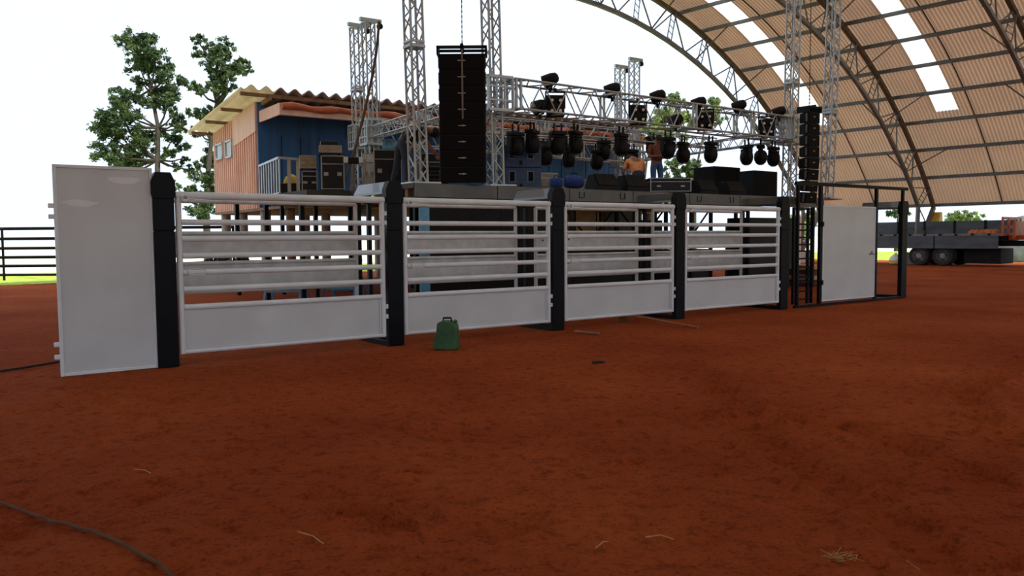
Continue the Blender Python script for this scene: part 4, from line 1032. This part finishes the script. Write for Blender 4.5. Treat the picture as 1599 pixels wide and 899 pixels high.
# ------------------------------------------------------------------ flatbed truck
TPt = Vector((18.9, 41.5, 0)); TD = Vector((.653, -.757, 0)).normalized(); TA = math.atan2(TD.y, TD.x)
truck = thing('flatbed_truck', 'grey flatbed truck with lowered side boards and twin rear wheels parked at right', 'truck', TPt, TA)
X0, X1, WD = -3.0, 5.7, 2.45                     # local y points away from the camera
MB().b2((X0, 0, 1.42), (X1, WD, 1.56)).build('deck', M['truckdeck'], truck)
for a, b in ((X0, -.06), (-.02, 2.75), (2.8, X1 - .1)): MB().b2((a, -.09, .84), (b, -.03, 1.46)).build('side_board', M['truck'], truck, bevel=.01)
for a, b in ((X0, -.06), (-.02, 2.75), (2.8, X1 - .1)): MB().b2((a, WD - .05, 1.56), (b, WD, 2.2)).build('side_board', M['truck'], truck, bevel=.01)
for x in (-.04, 1.3, 2.77, 4.2): MB().b2((x - .05, WD - .08, 1.5), (x + .05, WD + .02, 2.22)).build('stake', M['chassis'], truck)
for k in range(12): 
    m = MB(); m.b2((X0 + .2 + k * .72, -.05, 1.44), (X0 + .32 + k * .72, -.005, 1.55)); m.build('hinge_lug', M['chassis'], truck)
m = MB(); m.b2((X0, .7, .95), (X1 + 3.2, .85, 1.2)); m.b2((X0, 1.6, .95), (X1 + 3.2, 1.75, 1.2)); m.b2((X0, .1, 1.2), (X1, 2.3, 1.42)); m.build('chassis', M['chassis'], truck)
for cx in (2.0, 3.12):
    for cy in (.1, .42, WD - .42, WD - .1):
        a, b = MB(), MB(); wheel(a, b, (cx, cy + .08, .48), .48, .27, Matrix.Rotation(R(-90 if cy < 1 else 90), 4, 'X').inverted()); q = a.build('wheel', M['rub'], truck, smooth=True); b.build('hub', M['rim'], q, smooth=True)
MB().b2((4.0, .3, .12), (5.6, 2.0, .84)).build('tank_box', M['chassis'], truck, bevel=.03)
m = MB()
for x in (X1 + .03,):
    for yy in (.02, .8, 1.6, 2.4): m.b2((x - .04, yy - .05, 1.45), (x + .04, yy + .05, 2.3))
    for z in (1.5, 1.85, 2.25): m.b2((x - .03, 0, z - .06), (x + .03, WD, z + .06))
m.build('headboard', M['orange_metal'], truck)
m = MB(); m.b2((X1 + .1, .6, 1.25), (X1 + 3.0, 1.9, 1.45)); m.b2((X1 + .4, .2, 1.35), (X1 + .5, 2.2, 2.1)); m.b2((X1 + 1.3, .2, 1.35), (X1 + 1.4, 2.2, 2.1)); m.build('front_frame', M['orange_metal'], truck)
for cx in (X1 + 1.6,):
    for cy in (.2, WD - .2):
        a, b = MB(), MB(); wheel(a, b, (cx, cy, .48), .48, .27, Matrix.Rotation(R(-90 if cy < 1 else 90), 4, 'X').inverted()); q = a.build('wheel', M['rub'], truck, smooth=True); b.build('hub', M['rim'], q, smooth=True)
m = MB(); rr = random.Random(4)
for k in range(6):
    x = 4.2 + k * .2; m.lathe([(.02, 0), (.2, .0), (.2, .05), (.13, .1 + .08 * rr.random()), (.02, .19)], 10, Matrix.Translation(TPt) @ Matrix.Rotation(TA, 4, 'Z') @ Matrix.Translation((x, .7 + .2 * rr.random(), 1.56)))
tag(m.build('tarp_heap', M['orange_tarp'], smooth=True), 'crumpled orange tarp lying on the truck deck', 'tarp')
p = gnd(1394, 413); t = thing('sack', 'white and yellow sack on the dirt under the truck rear', 'sack', (p.x, p.y - .3, 0))
m = MB(); m.lathe([(.18, 0), (.3, .08), (.3, .3), (.2, .45), (.06, .55), (.05, .6)], 12); m.build('body', M['casew'], t, smooth=True)
m = MB(); m.lathe([(.31, .1), (.315, .2), (.305, .24)], 12); m.build('yellow_band', M['yellow'], t)
p = dep(1580, 345, 48.0); m = MB(); m.lathe([(2.6, 0), (2.5, 1.2), (1.9, 2.0), (1.0, 2.5), (.1, 2.7)], 14); o = m.build('covered_heap', M['greytarp'], smooth=True); o.location = (p.x + 1.0, p.y, -.05); tag(o, 'grey tarp-covered heap beyond the truck at the right edge', 'heap')

# ------------------------------------------------------------------ trees
def tree(label, base, blobs, trunk, leafm, nleaf, size, seed, group='trees behind the arena', branch=True):
    rr = random.Random(seed); t = thing('tree', label, 'tree', base, 0, group)
    m = MB()
    for pts, r0, r1 in trunk:
        n = len(pts); m.tube([Vector(q) for q in pts], [r0 + (r1 - r0) * i / (n - 1) for i in range(n)], 8)
    if branch:
        main = trunk[0][0]
        for (c, r_) in blobs[::1]:
            c = Vector(c); best = min((Vector(q) for q in main), key=lambda q: (q - c).length + max(0, q.z - c.z) * 2); m.tube([best, best.lerp(c, .5) + Vector((0, 0, -.15)), c], [.07, .05, .025], 6)
    m.build('trunk', M['bark'], t, smooth=True)
    f = MB(); tot = sum(r_ ** 2 for _, r_ in blobs)
    for c, r_ in blobs:
        c = Vector(c); k = int(nleaf * r_ ** 2 / tot)
        subs_ = [c + Vector((rr.gauss(0, 1), rr.gauss(0, 1), rr.gauss(0, .8))) * r_ * .6 for _ in range(max(4, int(r_ * 30)))]
        for _ in range(k):
            q = rr.choice(subs_) + Vector((rr.gauss(0, 1), rr.gauss(0, 1), rr.gauss(0, .75))) * r_ * .17
            a = Vector((rr.gauss(0, 1), rr.gauss(0, 1), rr.gauss(0, 1))).normalized(); b = a.cross(Vector((rr.gauss(0, 1), rr.gauss(0, 1), rr.gauss(0, 1)))).normalized()
            L = size * rr.uniform(.6, 1.3); w = L * .42; i = len(f.v)
            f.v += [q - a * L * .5, q + b * w * .5, q + a * L * .5, q - b * w * .5]; f.f.append((i, i + 1, i + 2, i + 3))
    f.build('foliage', leafm, t, fix=False)
    return t
def tree_px(label, Y, trunkpx, blobpx, leafm, nleaf, size, seed, tr=.22, **k):
    """trunkpx: list of trunk polylines in the photo; blobpx: (x, y, radius_px); Y: distance"""
    b = dep(trunkpx[0][0][0], 400, Y); base = Vector((b.x, Y, 0)); rr = random.Random(seed + 50)
    tk = []
    for n, pl in enumerate(trunkpx):
        pts = [dep(x, y, Y) - base for x, y in pl]
        if n == 0: pts = [Vector((pts[0].x, 0, 0))] + pts
        tk.append(([tuple(q) for q in pts], tr if n == 0 else tr * .6, .05))
    bl = []
    for x, y, r_ in blobpx:
        q = dep(x, y, Y) - base; q.y += rr.uniform(-1, 1) * 1.2; bl.append((tuple(q), r_ * .92 * Y / FPX))
    return tree(label, base, bl, tk, leafm, nleaf, size, seed, **k)
tree_px('tall tree behind the white panel, the left of two, double crown', 46, [[(246, 330), (246, 250), (247, 200), (236, 140), (225, 80)], [(246, 250), (215, 230), (195, 190)]],
        [(205, 68, 16), (228, 62, 15), (238, 78, 18), (215, 88, 16), (250, 95, 16), (228, 105, 20), (205, 100, 10), (262, 120, 18), (240, 130, 22), (275, 125, 8), (222, 130, 12), (252, 150, 18), (235, 160, 14), (268, 160, 12),
         (185, 145, 18), (200, 160, 20), (172, 165, 18), (160, 188, 14), (185, 190, 22), (210, 190, 18), (170, 212, 18), (195, 218, 22), (178, 240, 20), (205, 245, 20), (225, 225, 16), (160, 245, 8), (230, 205, 14), (268, 190, 14), (280, 180, 8), (262, 215, 14), (280, 200, 9), (275, 225, 10), (265, 240, 12), (280, 243, 6), (285, 262, 8), (200, 262, 18), (178, 258, 14), (270, 258, 9)], M['leaf'], 27000, .23, 1)
tree_px('tall tree beside the orange house, the right of two', 44, [[(322, 330), (324, 280), (330, 220), (338, 160), (340, 100)], [(336, 170), (365, 130)]],
        [(335, 65, 12), (318, 68, 10), (345, 75, 14), (322, 82, 14), (330, 92, 12), (358, 85, 10), (370, 90, 9), (345, 100, 16), (365, 105, 14), (335, 112, 10), (380, 110, 12), (352, 122, 14), (330, 128, 14), (372, 125, 12), (390, 108, 8), (345, 140, 14), (322, 145, 12), (360, 145, 10), (328, 175, 14), (315, 182, 12), (340, 185, 12), (312, 205, 10), (330, 215, 14),
         (322, 235, 14), (332, 255, 16), (315, 250, 12), (325, 275, 18), (305, 258, 8), (330, 300, 18), (318, 310, 16), (326, 330, 18), (302, 295, 10), (290, 298, 9), (280, 290, 6)], M['leaf'], 17000, .22, 2)
tree_px('pale leafed tree behind the stage, left of the maroon-shirted person', 60, [[(1000, 330), (1010, 250), (1040, 190)]], [(1050, 150, 10), (1060, 158, 9), (1030, 185, 14), (1045, 175, 12), (1015, 195, 12), (1060, 190, 10), (1040, 205, 14), (1070, 175, 9), (1000, 205, 8), (1020, 210, 12), (1060, 210, 9)], M['leafl'], 3200, .34, 3, tr=.16)
tree_px('pale leafed tree behind the stage, above the wedge monitors', 62, [[(1085, 330), (1090, 250), (1105, 180)]], [(1117, 152, 8), (1110, 165, 10), (1095, 172, 9), (1125, 170, 7), (1085, 190, 10), (1112, 185, 9), (1125, 190, 8)], M['leafl'], 1700, .34, 4, tr=.16)
tree_px('low green tree on the horizon behind the stage cases', 58, [[(1070, 340), (1070, 290)]], [(1052, 262, 12), (1060, 250, 10), (1075, 265, 14), (1055, 280, 14), (1085, 255, 10), (1095, 275, 12), (1070, 285, 14), (1045, 285, 10), (1105, 262, 7), (1080, 292, 14), (1100, 295, 10)], M['leaf'], 3600, .34, 5, tr=.14)
tree_px('round green tree beyond the truck bed under the right eave', 75, [[(1508, 360), (1508, 340)]], [(1508, 340, 12), (1495, 343, 9), (1520, 342, 10), (1485, 347, 7), (1530, 346, 6), (1510, 350, 12)], M['leafl'], 2200, .4, 6, tr=.2)
tree_px('slim tree seen left of the black goalpost frame beyond the truck', 75, [[(1402, 365), (1402, 335)]], [(1388, 333, 7), (1400, 330, 8), (1378, 335, 5), (1410, 333, 6)], M['leaf'], 900, .4, 7, tr=.35)
tree_px('green bush seen through the black ladder gate', 60, [[(1250, 372), (1250, 350)]], [(1250, 345, 14), (1242, 360, 12), (1258, 355, 12), (1250, 372, 14), (1265, 340, 10)], M['leafl'], 2000, .4, 8, tr=.14)
